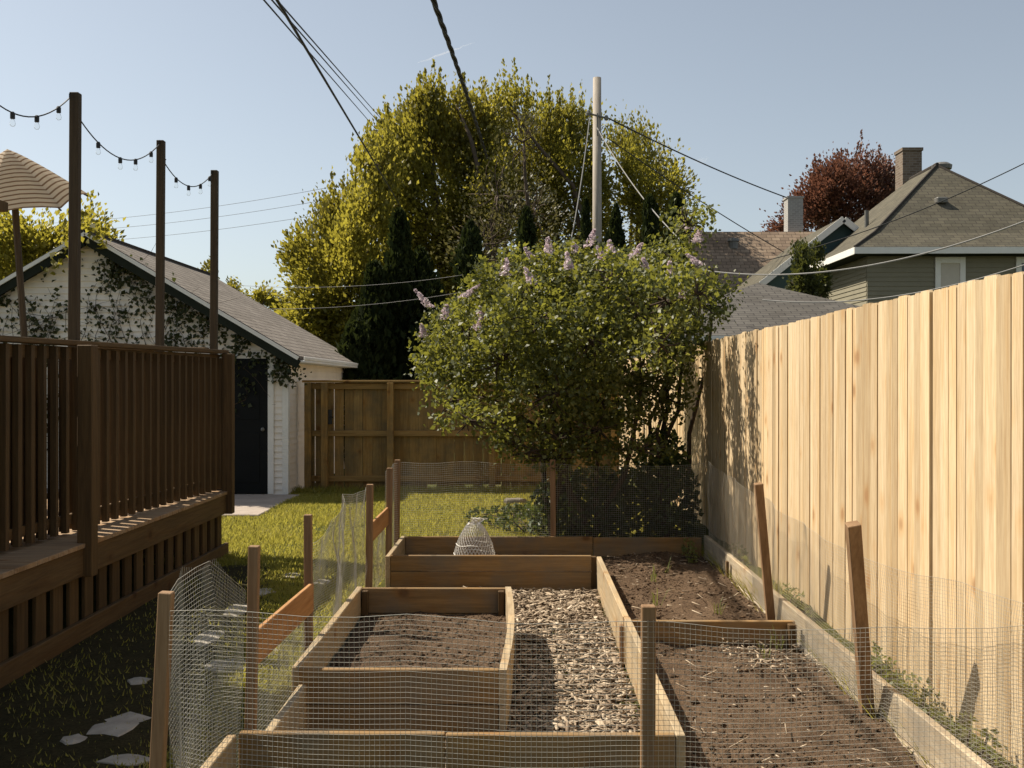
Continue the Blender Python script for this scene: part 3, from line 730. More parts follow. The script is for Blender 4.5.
# ------------------------------------------------------------------ leaves
def leaf_cards(c, size, up_bias=.35, ar=.62, hang=0.0, dirs=None, fold=.18):
    c = np.asarray(c, float); n = len(c)
    d = RNG.normal(size=(n,3)) if dirs is None else dirs + RNG.normal(size=(n,3))*.35
    d[:,2] += -hang
    d /= np.linalg.norm(d,axis=1,keepdims=True)
    nn = RNG.normal(size=(n,3)); nn[:,2] += up_bias*2
    wv = np.cross(d, nn); wv /= np.linalg.norm(wv,axis=1,keepdims=True)+1e-9
    nm = np.cross(wv, d)
    L = (size*RNG.uniform(.6,1.3,n))[:,None]
    a = c - d*L*.5; b = c + wv*L*ar*.5 + nm*L*fold - d*L*.06; t = c + d*L*.5; e = c - wv*L*ar*.5 + nm*L*fold - d*L*.06
    V = np.stack([a,b,t,e],1).reshape(-1,3)
    Fq = np.arange(4*n).reshape(n,4)
    return V, Fq
def ball(n, shell=.5):
    v = RNG.normal(size=(n,3)); v /= np.linalg.norm(v,axis=1,keepdims=True)
    r = RNG.uniform(0,1,n)**(1/3.); r = shell*(.75+.3*RNG.random(n)) + (1-shell)*r
    return v*r[:,None]
def limb(m, a, b, r0, r1, bend=.12, n=6, seg=6):
    a = Vector(a); b = Vector(b); L = (b-a).length
    o = Vector((random.gauss(0,1),random.gauss(0,1),random.gauss(0,.5)))*L*bend
    pts = []; 
    for i in range(seg+1):
        t = i/seg; p = a.lerp(b,t) + o*math.sin(math.pi*t) + Vector((random.gauss(0,1),random.gauss(0,1),0))*L*.012
        pts.append(p)
    m.tube(pts, [r0+(r1-r0)*i/seg for i in range(seg+1)], n)
    return pts
def tree(name, label, cat, base, blobs, nleaf, size, mat, tr=.2, group=None, clump=(.40,1.0), per=105, tall=1.3, barkm='bark', fork=.35, hang=0., twigs=False, crown_name='crown', nlimb=3, up=.35, topspike=0.):
    base = Vector(base); t = empty(name, base, label, cat, group)
    cs = []; vol = [b[3]*b[5] for b in blobs]; tot = sum(vol)
    pts = []; dirs = []
    wood_m = MB()
    cz = max(b[2]+b[5] for b in blobs)
    fk = base + Vector((0,0,(cz-base.z)*fork))
    top = Vector((sum(b[0]*v for b,v in zip(blobs,vol))/tot, sum(b[1]*v for b,v in zip(blobs,vol))/tot, cz-.6))
    limb(wood_m, base-Vector((0,0,.1)), fk, tr*1.15, tr*.8, .02, 8)
    for b, v in zip(blobs, vol):
        n = int(nleaf*v/tot); nc = max(3, n//per)
        ctr = np.array(b[:3]); rad = np.array(b[3:6])
        cc = ball(nc, .65)*rad*.92 + ctr
        for q in range(nlimb):
            e = Vector(cc[q % len(cc)]); mid = fk.lerp(Vector(b[:3]), .6)
            pl = limb(wood_m, fk, Vector(b[:3]), tr*.55, tr*.16, .10, 6) if q == 0 else None
            limb(wood_m, Vector(b[:3]), e, tr*.16, tr*.04, .15, 5)
        if twigs:
            for q in range(26):
                e = Vector(ball(1,.8)[0]*rad+ctr); s0 = Vector(b[:3]).lerp(e,.25); limb(wood_m, s0, e, tr*.07, .012, .2, 3, 4)
        for c in cc:
            r = random.uniform(*clump); k = int(per*random.uniform(.5,1.5))
            g = RNG.normal(size=(k,3))*np.array([r,r,r*tall])*.36
            pts.append(c+g)
            if topspike and random.random() < topspike:     # upright sprig leaving the outline
                k2 = per//5; s = RNG.random(k2)
                pts.append(c + np.stack([RNG.normal(size=k2)*.10*r*(1.2-s), RNG.normal(size=k2)*.10*r*(1.2-s), r*tall*(.4+.9*s)],1))
    wood_m.build('trunk', M[barkm], t, smooth=True)
    pts = np.concatenate(pts)
    dd = pts-pts.mean(0); dd /= np.linalg.norm(dd,axis=1,keepdims=True)+1e-6; dd[:,2] += .8
    V, Fq = leaf_cards(pts, size, up, dirs=dd*.8, hang=hang)
    np_obj(crown_name, V, Fq, M[mat] if isinstance(mat,str) else mat, t)
    return t
def blobs_px(lst, Y, depth=1.0, yj=1.5):
    out = []
    for (px,py,rx,ry) in lst:
        p = P(px,py,Y); s = Y/F
        q = (.95 if 42 < Y < 44 else .86) if Y > 25 else 1
        out.append((p.x, Y+random.uniform(-yj,yj), p.z, rx*s*q, max(rx,ry)*s*depth*q, ry*s*q))
    return out
TG = 'leafy trees beyond the back fence'
tree('maple_tree', 'broad yellow green maple overlapping the garage roof beyond the fence', 'tree', (-5.6,36,0),
     blobs_px([(345,212,42,42),(318,250,38,42),(372,250,36,60),(350,300,48,55),(308,305,24,36),(322,345,42,38),(380,170,22,32),(385,320,38,55),(300,262,16,18),(295,330,18,22)],36), 42000, .165, 'maple', .3, TG, topspike=.55)
tree('maple_tree', 'tallest yellow green maple crossed by the twisted overhead cable', 'tree', (-3.0,41,0),
     blobs_px([(425,128,38,36),(400,168,38,46),(455,136,34,44),(470,175,40,55),(425,215,52,50),(488,135,28,40),(432,104,20,16),(440,280,60,60),(495,205,30,50),(462,108,14,16)],41), 52000, .175, 'maple', .36, TG, topspike=.55)
tree('budding_tree', 'sparse grey brown budding tree between the tall maples', 'tree', (.1,33,0),
     blobs_px([(498,200,42,42),(485,250,45,40),(522,150,24,38),(535,215,30,50),(515,280,50,40)],33), 2600, .12, 'twig_leaf', .22, TG, twigs=True, per=22)
tree('maple_tree', 'olive yellow maple with an upright crown beside the utility pole', 'tree', (2.2,43,0),
     blobs_px([(562,125,26,32),(584,135,20,34),(540,130,22,32),(515,118,18,26),(512,155,26,42),(500,190,30,34),(572,185,38,45),(540,200,34,50),(560,245,50,40),(605,210,16,50)],43), 30000, .17, 'maple2', .3, TG, topspike=.5)
tree('maple_tree', 'thin airy maple on the house side of the utility pole', 'tree', (5.2,45,0),
     blobs_px([(638,148,18,26),(662,168,20,24),(630,185,20,36),(672,195,18,24),(648,215,30,30),(620,140,12,22),(655,245,34,22)],45), 11000, .165, 'maple2', .22, TG, topspike=.5, per=45)
tree('red_maple', 'dark red maple behind the brick chimney and hip roof', 'tree', (16.5,54,0),
     blobs_px([(828,194,34,28),(862,176,36,22),(850,212,48,30),(804,212,26,20),(890,186,26,26),(790,226,18,12),(778,232,12,8)],54), 26000, .17, 'redmaple', .3, None, topspike=.3, clump=(.5,1.0))
tree('garden_tree', 'yellow leaved tree behind the far slope of the garage roof', 'tree', (-14.2,28,0),
     blobs_px([(20,250,40,26),(60,243,30,20),(-20,255,40,30),(92,232,14,10),(100,245,24,14)],28,1.0), 12000, .14, 'maple', .2, TG, topspike=.3, clump=(.4,.75), per=45)
tree('garden_tree', 'small distant yellow tree low beside the garage ridge line', 'tree', (-14.2,58,0),
     blobs_px([(265,296,13,9),(250,300,8,6),(232,290,6,8),(210,272,6,10),(280,305,14,12)],58,1.0,.5), 2600, .2, 'maple', .15, TG, clump=(.3,.6), per=40)
def conifer(px, ptop, Y, wpx, lab, n=3500):
    tp = P(px,ptop,Y); hgt_ = tp.z; r = wpx*Y/F/2
    t = empty('arborvitae', (tp.x,Y,0), lab, 'evergreen', 'dark arborvitae columns beyond the fence')
    m = MB(); m.tube([(tp.x,Y,-.05),(tp.x,Y,hgt_*.9)],[r*.16,.02],6); m.build('trunk', M['bark'], t)
    zz = RNG.random(n)**.85; prof = np.minimum(1,(1-zz)*4.2)**.6*(.8+.2*np.sin(zz*17+px)); a = RNG.random(n)*6.283
    rr = r*prof*(.62+.45*RNG.random(n)**.6)
    lump = 1+.28*np.sin(a*3+zz*23+px)*np.sin(zz*41+a*2); rr = rr*lump*(1+.35*(RNG.random(n)>.93))
    c = np.stack([tp.x+rr*np.cos(a), Y+rr*np.sin(a), .15+zz*(hgt_-.15)],1)
    d = np.stack([np.cos(a)*.35, np.sin(a)*.35, np.ones(n)],1)
    V, Fq = leaf_cards(c, .22 if Y<30 else .3, 0, .5, dirs=d); np_obj('crown', V, Fq, M['conifer'], t)
conifer(399,212,22,36,'tallest dark arborvitae rising beside the lilac above the fence',6000)
conifer(374,264,21.5,38,'dark arborvitae next to the tallest one on its garage side',4500)
conifer(420,250,22.5,40,'dark arborvitae half hidden by the upper lilac branches',4500)
conifer(436,285,21.5,40,'shorter dark arborvitae directly behind the lilac crown',3500)
conifer(470,222,28,34,'blunt dark arborvitae left of the utility pole below the maples',3500)
conifer(526,209,28,26,'slim dark arborvitae between the blunt one and the utility pole',3000)
conifer(586,200,29,18,'narrow dark arborvitae just in front of the utility pole',2500)
conifer(616,206,29,24,'narrow dark arborvitae just past the utility pole toward the house',2500)
conifer(650,197,29,34,'dark arborvitae in the middle of the group past the utility pole',3000)
conifer(676,195,29.5,32,'dark arborvitae at the brown roof end of its group',3000)
conifer(356,322,21,44,'low dark arborvitae by the garage downspout',2500)
tree('ivy_tree', 'ragged green narrow tree growing against the neighbouring house', 'tree', (7.05,25.5,0), blobs_px([(799,258,6,24),(806,290,13,22),(796,285,7,20)],25.5,1,.2), 3600, .10, 'ivy', .1, None, clump=(.13,.26), per=45)
tree('ivy_tree', 'short ragged green tree tight to the corner of the neighbouring house', 'tree', (7.5,26.2,0), blobs_px([(816,252,4,15),(820,285,9,20)],26.2,1,.2), 2300, .10, 'ivy', .1, None, clump=(.12,.22), per=45)

# ------------------------------------------------------------------ lilac
def lilac():
    Y = 10.7; base = P(572,535,Y); base.z = 0
    t = empty('lilac_bush', base, 'large flowering lilac bush with several leaning stems at the fence corner', 'lilac')
    bl = blobs_px([(470,345,50,48),(445,368,28,40),(520,300,60,46),(580,278,60,40),(560,350,74,60),(625,300,52,50),(640,350,50,46),(668,265,28,34),(690,228,18,30),(715,285,26,28),(700,305,30,28),(600,400,66,30),(490,400,42,30),(505,265,28,16),(535,425,38,22),(660,395,34,30),(680,330,34,30)],Y,.9,.3)
    bl += blobs_px([(540,320,60,44),(590,340,60,48),(500,360,48,40),(640,310,44,44),(560,390,52,34),(610,280,44,30),(668,300,28,36),(600,430,44,24),(690,300,22,30),(560,440,30,18),(450,402,24,24),(500,425,40,20),(520,445,30,14),(470,420,30,16),(692,220,18,26),(600,452,46,16),(560,458,46,14),(640,450,34,20),(530,452,26,12)],9.7,.7,.35)
    bl += blobs_px([(560,300,80,50),(640,290,50,50),(480,330,50,40)],12.0,.8,.3)
    bl += blobs_px([(668,300,24,36),(660,345,26,34),(695,295,16,24)],8.95,.7,.1)
    m = MB(); pts = []; stems = []
    for k in range(9):
        b0 = base + Vector((random.uniform(-.22,.28), random.uniform(-.2,.2), -.05))
        b = bl[[2,2,3,4,5,6,14,11,11][k]]
        stems.append(limb(m, b0, Vector(b[:3]), .036, .014, .07, 7, 8))
    b2 = P(664,545,10.6); b2.z = -.05
    for q in (7,9,15,10,16): stems.append(limb(m, b2+Vector((random.gauss(0,.05),random.gauss(0,.05),0)), Vector(bl[q][:3]), .034, .014, .06, 7, 8))
    for b in bl:
        for q in range(9):
            e = Vector(ball(1,.8)[0]*np.array(b[3:6])*.9+np.array(b[:3])); limb(m, Vector(b[:3]), e, .014, .004, .12, 4, 4)
    m.build('stems', M['lbark'], t, smooth=True)
    vol = [b[3]*b[5]*b[4] for b in bl]; tot = sum(vol); allc = []
    for b, v in zip(bl, vol):
        n = int(60000*v/tot); nc = max(8, n//26)
        cc = ball(nc, .6)*np.array(b[3:6])*.97+np.array(b[:3])
        for c in cc:
            k = random.randint(14,38); allc.append(c+RNG.normal(size=(k,3))*np.array([.075,.075,.06]))
        # loose sprigs
    V, Fq = leaf_cards(np.concatenate(allc), .052, .5, .68, hang=.45, fold=.12); np_obj('foliage', V, Fq, M['lilac'], t)
    for (px,py,yy) in [(690,222,11.7),(697,235,11.5),(672,270,11.3),(694,292,11.4),(683,298,11.4),(577,246,11.6),(588,240,11.8),(549,246,11.5),(533,277,11.0),(631,251,11.3),(612,247,11.5),(443,312,11.5),(430,300,11.6),(482,312,11.0),(536,255,11.7),(462,290,11.5),(505,268,11.3),(700,258,11.4),(425,330,11.6),(602,252,11.4),(570,262,11.2),(645,262,11.2),(476,322,11.0)]:
        p = P(px,py,yy-1.15); k = 130; s = RNG.random(k); a = RNG.random(k)*6.28; lean = RNG.normal(size=2)*.07
        hh = random.uniform(.10,.18); rr = .062*(1-s*.8)*RNG.random(k)**.5
        c = np.stack([p.x+rr*np.cos(a)+lean[0]*s, p.y+rr*np.sin(a)+lean[1]*s, p.z-.07+hh*s],1)
        V, Fq = leaf_cards(c, .028, 0, .9); np_obj('flower_cluster', V, Fq, M['lilac_flower'], t)
lilac()
def bush(name, lab, cat, base, blobs, n, size, mat, group=None):
    base = Vector(base); t = empty(name, base, lab, cat, group); m = MB(); pts = []
    vol = [b[3]*b[4]*b[5] for b in blobs]; tot = sum(vol)
    for b, v in zip(blobs, vol):
        for q in range(5): limb(m, base, Vector(ball(1,.8)[0]*np.array(b[3:6])*.8+np.array(b[:3])), .008, .003, .1, 4, 4)
        pts.append(ball(int(n*v/tot)+4,.35)*np.array(b[3:6])+np.array(b[:3]))
    m.build('stems', M['lbark'], t)
    pts = np.concatenate(pts); pts[:,2] = np.maximum(pts[:,2], base.z+.02)
    V, Fq = leaf_cards(pts, size, .4); np_obj('foliage', V, Fq, M[mat], t); return t
bush('shrub', 'dark leafy shrub behind the wire mesh at the foot of the lilac', 'shrub', (.75,10.9,0), [(.75,10.75,.42,.45,.3,.45),(.42,10.85,.36,.38,.25,.38),(1.1,10.7,.42,.38,.3,.42)], 3200, .075, 'lilac_dark')
bush('shrub', 'dark shrub crowding the corner of the pale fence', 'shrub', (1.5,10.4,.0), [(1.5,10.5,.5,.3,.4,.5),(1.45,10.9,.85,.3,.35,.4)], 2200, .07, 'lilac_dark')
bush('shrub', 'small broad leaved clump beside the stones on the lawn', 'shrub', (.1,11.6,0), [(.05,11.7,.18,.35,.25,.18),(-.3,12.4,.12,.4,.3,.12),(.35,11.4,.25,.3,.3,.25)], 900, .06, 'lilac_dark')
# weeds along the edging
WE = [((1.80,5.30,.2),'low weed clump behind the tilted slat stake'),((1.79,4.15,.2),'weed clump at the foot of the pale fence nearest the camera'),((1.78,6.9,.2),'weed clump behind the short leaning stake'),((1.80,8.7,.2),'weed clump between edging and fence in the lilac shadow'),((1.50,6.12,.14),'thin grassy weed sprouting in front of the cross board'),((1.05,8.3,.13),'sprawling weed in the far soil of the long bed'),((1.79,4.75,.2),'thin weed strip between the edging board and the fence'),((1.5,9.4,.13),'leafy weed in the corner where the lilac meets the pale fence')] + [((x_,y_,.13),'thin pale green seedling sprouting from the soil of the long bed') for x_,y_ in ((.95,7.4),(1.2,8.7),(1.32,7.05),(1.38,5.9))]
for k, (b, lb_) in enumerate(WE):
    if k in (4,5) or k > 7:
        t = empty('weed', b, lb_, 'weed', 'weeds along the edging and soil'); m = MB()
        for q in range(9):
            a = random.random()*6.28; L = random.uniform(.05,.15); p0 = Vector(b)+Vector((random.gauss(0,.012),random.gauss(0,.012),-.01))
            s = Vector((math.cos(a),math.sin(a),0)); e = p0+s*L*.6+Vector((0,0,L)); sd = Vector((-s.y,s.x,0))*.0028
            md = p0.lerp(e,.6)+Vector((0,0,.02)); m.face([p0-sd,p0+sd,md+sd,md-sd]); m.face([md-sd,md+sd,e])
        m.build('blades', M['weed'], t)
    else:
        bush('weed', lb_, 'weed', b, [(b[0],b[1],b[2]+.07,.06,.28,.10),(b[0]-.02,b[1]-.3,b[2]+.05,.05,.2,.06)], 170, .03, 'weed', 'weeds along the edging and soil')

# ------------------------------------------------------------------ vine on the garage gable
vn = empty('climbing_vine', (-6.2,GY0-.03,.05), 'sparse climbing vine with dark leaves over the white garage gable', 'vine')
m = MB(); lp = []
def rake_z(x): return gz(x)-.10
for k in range(40):
    x0 = random.uniform(-9.2,-4.4); z0 = random.uniform(.5,1.2); 
    x, z = x0, z0; pts = []
    ztop = rake_z(x0)-random.random()*.6
    for i in range(12):
        pts.append(Vector((x,GY0-.03-random.random()*.02,z)))
        x += random.gauss(0,.09); z += (ztop-z0)/11
        z = min(z, rake_z(x))
        if random.random()<.6:
            nn = random.randint(3,14); lp.append(np.array([x,GY0-.06,z])+RNG.normal(size=(nn,3))*np.array([.09,.025,.09]))
    m.tube(pts, [.009*(1-i/14) for i in range(12)], 4)
    for q in range(3):
        p = random.choice(pts); limb(m, p, p+Vector((random.gauss(0,.5),-.01,random.gauss(.1,.25))), .005, .002, .1, 3, 5)
for i in range(95):
    t = random.random(); x = GXc+.3+t*(XE-GXc-.35); nn = random.randint(6,14)
    z = rake_z(x)-abs(random.gauss(0,.16+.16*t)); lp.append(np.array([x,GY0-.09,z])+RNG.normal(size=(nn,3))*np.array([.11,.05,.08]))
for i in range(8):
    z = random.uniform(1.7,2.15); lp.append(np.array([-3.62+random.gauss(0,.07),GY0-.09,z])+RNG.normal(size=(9,3))*np.array([.07,.05,.08]))
m.build('stems', M['lbark'], vn)
lp = np.concatenate(lp); lp[:,1] = np.clip(lp[:,1], GY0-.25, GY0-.03)
V, Fq = leaf_cards(lp, .075, .2, .8, hang=.5); np_obj('leaves', V, Fq, M['vine'], vn)
np_pts = []
for (px,py) in ((83,212),(78,245),(67,250),(55,257),(53,268),(90,228),(97,232),(103,240)):
    p = P(px,py,YR0-.08); np_pts.append(np.array(p)+RNG.normal(size=(14,3))*np.array([.08,.05,.07]))
V, Fq = leaf_cards(np.concatenate(np_pts), .10, .2, .8); o = np_obj('new_leaves', V, Fq, M['maple'], vn); o['label'] = 'bright yellow green young leaves near the gable peak'

# ------------------------------------------------------------------ stepping stones and rocks
def flag(name, x, y, rx, ry, lab, group, h=.03, rot=0):
    m = MB(); n = 11; a0 = random.random()*6; rr = [random.uniform(.72,1.12) for _ in range(n)]
    R = Matrix.Rotation(rot,3,'Z')
    lo = []; mid = []; hi = []
    for i in range(n):
        a = 2*math.pi*i/n; v = Vector((rx*rr[i]*math.cos(a), ry*rr[i]*math.sin(a),0)); v = R@v
        lo.append(Vector((x,y,-.02))+v); mid.append(Vector((x,y,h*.75))+v*.99); hi.append(Vector((x,y,h+random.uniform(-.004,.004)))+v*.9)
    for i in range(n):
        j = (i+1)%n; m.face([lo[i],lo[j],mid[j],mid[i]]); m.face([mid[i],mid[j],hi[j],hi[i]]); m.face([hi[i],hi[j],Vector((x,y,h+.004))])
    return tag(m.build(name, M['stone'] if name != 'garden_rock' else M['rock'], origin=(x,y,0)), lab, 'stone', group)
SG = 'stepping stones in the grass'
for px,py,rx,ry,lab_ in [(118,728,.20,.26,'largest flat stepping stone in the shade between deck and leaning stake'),(72,744,.08,.10,'small round stepping stone closest to the deck in the shade'),(125,764,.17,.10,'stepping stone at the bottom edge of the picture in the shade'),
   (137,684,.10,.10,'thin stepping stone in the shade beside the deck skirt'),(226,668,.22,.22,'wide stepping stone behind the front mesh beside the small border board'),(208,640,.12,.3,'stepping stone half sunlit behind the curling mesh'),(238,612,.16,.35,'sunlit stepping stone just past the curling mesh'),
   (292,577,.13,.2,'pale stepping stone in the grass beyond the two plank stakes'),(322,584,.12,.16,'pale stepping stone beside the crumpled mesh'),(262,594,.14,.2,'stepping stone in shade close to the deck corner post'),(265,652,.14,.3,'stepping stone under the plank beside the small raised bed')]:
    Yg = H*F/(py-CY); flag('stepping_stone', (px-CX)*Yg/F, Yg, rx*.74, ry*.74, lab_, SG, .018)
for k,(px,py,r,lab_) in enumerate([(508,513,.10,'flat pale rock on the lawn beside the lilac'),(522,519,.09,'grey rock at the lilac foot, nearest to the wire mesh'),(515,505,.12,'rock at the back of the small pile by the lilac')]):
    Yg = H*F/(py-CY); flag('garden_rock', (px-CX)*Yg/F, Yg, r*1.3, r, lab_, 'rocks beside the lilac', .05+.02*k)

# ------------------------------------------------------------------ grass
def grass(n, x0,x1,y0,y1, hmin, hmax, excl=()):
    x = RNG.uniform(x0,x1,n); y = RNG.uniform(y0,y1,n); keep = np.ones(n,bool)
    for (a,b,c,d) in excl: keep &= ~((x>a)&(x<b)&(y>c)&(y<d))
    den = np.array([noise.noise(Vector((p*1.1,q*1.1,4.0))) for p,q in zip(x,y)])
    thin = np.clip((x+1.75+.055*np.maximum(0,y-5)**1.6)/.3+.5, .10, 1)*(x<-1.1)*(y<9.7)+(x>=-1.1)+(x<-1.1)*(y>=9.7)  # grass thinned so the painted shade strip shows through
    keep &= RNG.random(n) < np.clip(.85+den*.8,.15,1)*np.clip(thin,0,1)
    x = x[keep]; y = y[keep]; den = den[keep]; n = len(x)
    h = RNG.uniform(hmin,hmax,n)*(1+.5*den); a = RNG.random(n)*6.283; w_ = RNG.uniform(.003,.006,n)*(1+y/14)
    ln = h*RNG.uniform(.2,.9,n); la = RNG.random(n)*6.283
    z0 = np.zeros(n)
    p0 = np.stack([x-np.cos(a)*w_, y-np.sin(a)*w_, z0],1); p1 = np.stack([x+np.cos(a)*w_, y+np.sin(a)*w_, z0],1)
    p2 = np.stack([x+np.cos(la)*ln, y+np.sin(la)*ln, h],1)
    V = np.stack([p0,p1,p2],1).reshape(-1,3); return V, np.arange(3*n).reshape(n,3)
parts = [grass(52000,-2.84,-1.18,3.2,9.9,.02,.045), grass(120000,-3.5,1.85,9.7,16.4,.025,.058,[(-6.0,-3.3,13.2,15.62)]), grass(14000,-4.6,-3.4,10.1,13.25,.03,.06), grass(6000,-4,1.8,15.9,16.45,.06,.13,[(-6,-3.3,13.2,15.62)]), grass(5000,1.71,1.88,3,10,.2,.24)]
off = 0; Vs = []; Fs = []
for V, Fq in parts: Vs.append(V); Fs.append(Fq+off); off += len(V)
tag(np_obj('lawn_grass', np.concatenate(Vs), np.concatenate(Fs), M['grass']), 'sunlit yellow green lawn grass and weeds', 'grass', kind='stuff')

# ------------------------------------------------------------------ utility pole and cables
up_ = P(597,240,33); ux = up_.x; pole_top = P(597,78,33).z
ut = empty('utility_pole', (ux,33,0), 'tall grey wooden utility pole rising behind the lilac', 'utility pole')
m = MB(); m.tube([(ux,33,-.1),(ux,33,pole_top)],[.17,.13],14); m.build('post', M['utility'], ut, smooth=True)
m = MB(); zc = P(597,118,33).z
m.tube([(ux-.28,32.85,zc+.1),(ux+.28,32.85,zc-.05)],.03,6); m.lathe((ux+.28,32.85,zc-.05),[(0,-.08),(.06,-.06),(.07,0),(.05,.08),(0,.1)],8); m.lathe((ux-.28,32.85,zc+.1),[(0,-.08),(.06,-.06),(.07,0),(.05,.08),(0,.1)],8)
m.tube([(ux,32.84,zc+.1),(ux,32.84,zc-.6)],.025,6); m.build('bracket', M['metal'], ut)
def cable(a, b, sag, r, lab, mat='cable', n=40, twist=0, name='overhead_cable', ext=0, group='overhead cables'):
    a = Vector(a); b = Vector(b); m = MB()
    pts = [cat_pt(a,b,sag,i/n*(1+ext)) for i in range(n+1)]
    if twist:
        for ph in (0, 2.1, 4.2):
            m.tube([p+Vector((math.cos(i*twist+ph),0,math.sin(i*twist+ph)))*r*.9 for i,p in enumerate(pts)], r*.8, 5)
    else: m.tube(pts, r, 5)
    tag(m.build(name, M[mat], origin=a), lab, 'cable', group)
cable(P(277,0,9).lerp(P(404,212,34),-.12), P(404,212,34), .0, .015, 'thickest straight black cable slanting from the sky into the maple')
for k,(xa,xb,lb_) in enumerate(((264,372,'lowest thin wire of the three beside the thickest cable'),(272,377,'middle thin wire of the three beside the thickest cable'),(277,381,'uppermost thin wire of the three beside the thickest cable'))):
    a = P(xa,0-[0,0,0][k],12); b = P(xb+3,[128,124,122][k],39); cable(a.lerp(b,-.15), b.lerp(a,-.02), .0, .011, lb_)
cable(P(432,-2,14.5).lerp(P(487,158,32),-.08), P(487,158,32), -.10, .027, 'twisted black service cable dropping from the top of the sky', twist=.55, n=90)
hp = Vector((ux+.1,32.84,zc))
cable(Vector((ux+.28,32.85,zc-.02)), P(786,198,44), .12, .026, 'dark cable from the utility pole to the grey chimney')
cable(P(597,128,32.8), P(682,242,27), .25, .016, 'pale drop wire sagging from the utility pole behind the lilac', 'greycable')
cable(P(610,140,32.8), P(800,262,40), .12, .018, 'thin dark wire from the utility pole down over the brown roof')
cable(P(590,116,32.8), P(571,240,32), .25, .02, 'loose pale wire hanging down beside the utility pole', 'greycable')
for k,(ya,yb,lb_) in enumerate(((219,190,'upper faint wire in the sky beyond the garage'),(228,202,'middle faint wire in the sky beyond the garage'),(239,216,'lower faint wire in the sky beyond the garage'))):
    cable(P(40,ya+4,52), P(345,yb-6,42), .25, .008, lb_)
for k,(ya,yb,lb_) in enumerate(((283,275,'upper wire crossing in front of the tallest arborvitae'),(306,292,'lower wire crossing in front of the tallest arborvitae'))):
    cable(P(235,ya+2,20.5), P(462,yb,20.2), .12, .0038, lb_, 'greycable')
cable(P(700,270,20), P(1060,207,15), .42, .013, 'pale cable sagging across the front of the neighbouring house', 'greycable')
cable(P(762,300,18), P(1060,252,15), .28, .010, 'lowest pale cable passing just above the pale fence', 'greycable')
cable(P(760,262,26), P(1060,145,22), .25, .012, 'dark wire rising across the hip roof to the edge of the picture')

# ------------------------------------------------------------------ neighbouring house with hip roof
hs = empty('house', (12.9,33,0), 'olive sided house with a steep dark hip roof beyond the pale fence', 'house')
Y1, X0, W, D, zeave, zap = 29.0, 9.2, 7.4, 9.6, 5.46, 8.47
X1 = X0+W; ap1 = Vector((X0+W/2,Y1+W/2,zap)); ap2 = Vector((X0+W/2,Y1+D-W/2,zap))
def roof_tri(m, pts):
    pts = [Vector(p) for p in pts]; n = (pts[1]-pts[0]).cross(pts[2]-pts[0]).normalized()
    if n.z < 0: pts = pts[::-1]; n = -n
    u = Vector((0,0,1)).cross(n); u = u.normalized() if u.length>1e-5 else Vector((1,0,0)); v = n.cross(u)
    m.face(pts, [(p.dot(u), p.dot(v)) for p in pts])
def flared(m, e0, e1, r0, r1):
    # steep main slope with a flatter flare near the eaves
    e0,e1,r0,r1 = map(Vector,(e0,e1,r0,r1)); t = .22
    a = e0.lerp(r0,t)-Vector((0,0,.16)); b = e1.lerp(r1,t)-Vector((0,0,.16))
    roof_tri(m,[e0,e1,b,a])
    if (r0-r1).length < .01: roof_tri(m,[a,b,r0])
    else: roof_tri(m,[a,b,r1,r0])
c00,c10,c11,c01 = (X0,Y1,zeave),(X1,Y1,zeave),(X1,Y1+D,zeave),(X0,Y1+D,zeave)
m = MB(); flared(m,c00,c10,ap1,ap1); flared(m,c10,c11,ap1,ap2); flared(m,c11,c01,ap2,ap2); flared(m,c01,c00,ap2,ap1)
rf = m.build('roof', M['roof_house'], hs)
m = MB(); m.tube([ap1+Vector((0,-.05,.02)),ap2],.06,6)
for a, b in ((c00,ap1),(c10,ap1)):
    a = Vector(a); k = a.lerp(b,.22)-Vector((0,0,.16)); m.tube([a,k+Vector((0,0,.015)),Vector(b)],.05,5)
m.build('ridge_cap', M['roof_house'], rf)
m = MB()
for (a,b) in (((X0-.02,Y1-.03),(X1,Y1-.03)),): m.box(a[0],b[0],Y1-.03,Y1,zeave-.19,zeave-.01)
m.box(X0-.03,X0,Y1,Y1+D,zeave-.2,zeave-.01); m.build('fascia', M['trim'], hs)
m = MB(); m.box(X0,X1,Y1+.01,Y1+.55,zeave-.2,zeave-.18); m.box(X0+.005,X0+.55,Y1+.55,Y1+D,zeave-.2,zeave-.18); m.build('soffit', M['greentrim'], hs)
def lapwall(m, x0,x1,y,z0,z1,lap=.13):
    z = z0
    while z < z1-.01:
        q = min(z+lap,z1); m.hexa([(x0,y-.02,z),(x1,y-.02,z),(x1,y+.03,z),(x0,y+.03,z),(x0,y,q),(x1,y,q),(x1,y+.03,q),(x0,y+.03,q)]); z = q
def lapwall_x(m, x,y0,y1,z0,z1,lap=.13):
    z = z0
    while z < z1-.01:
        q = min(z+lap,z1); m.hexa([(x-.02,y0,z),(x+.03,y0,z),(x+.03,y1,z),(x-.02,y1,z),(x,y0,q),(x+.03,y0,q),(x+.03,y1,q),(x,y1,q)]); z = q
m = MB(); lapwall(m, X0+.5,X1-.5,Y1+.5,0,zeave-.2); lapwall_x(m, X0+.5,Y1+.54,Y1+D-.5,0,zeave-.2); m.box(X1-.55,X1-.5,Y1+.55,Y1+D-.5,0,zeave-.2); m.build('wall', M['olive'], hs)
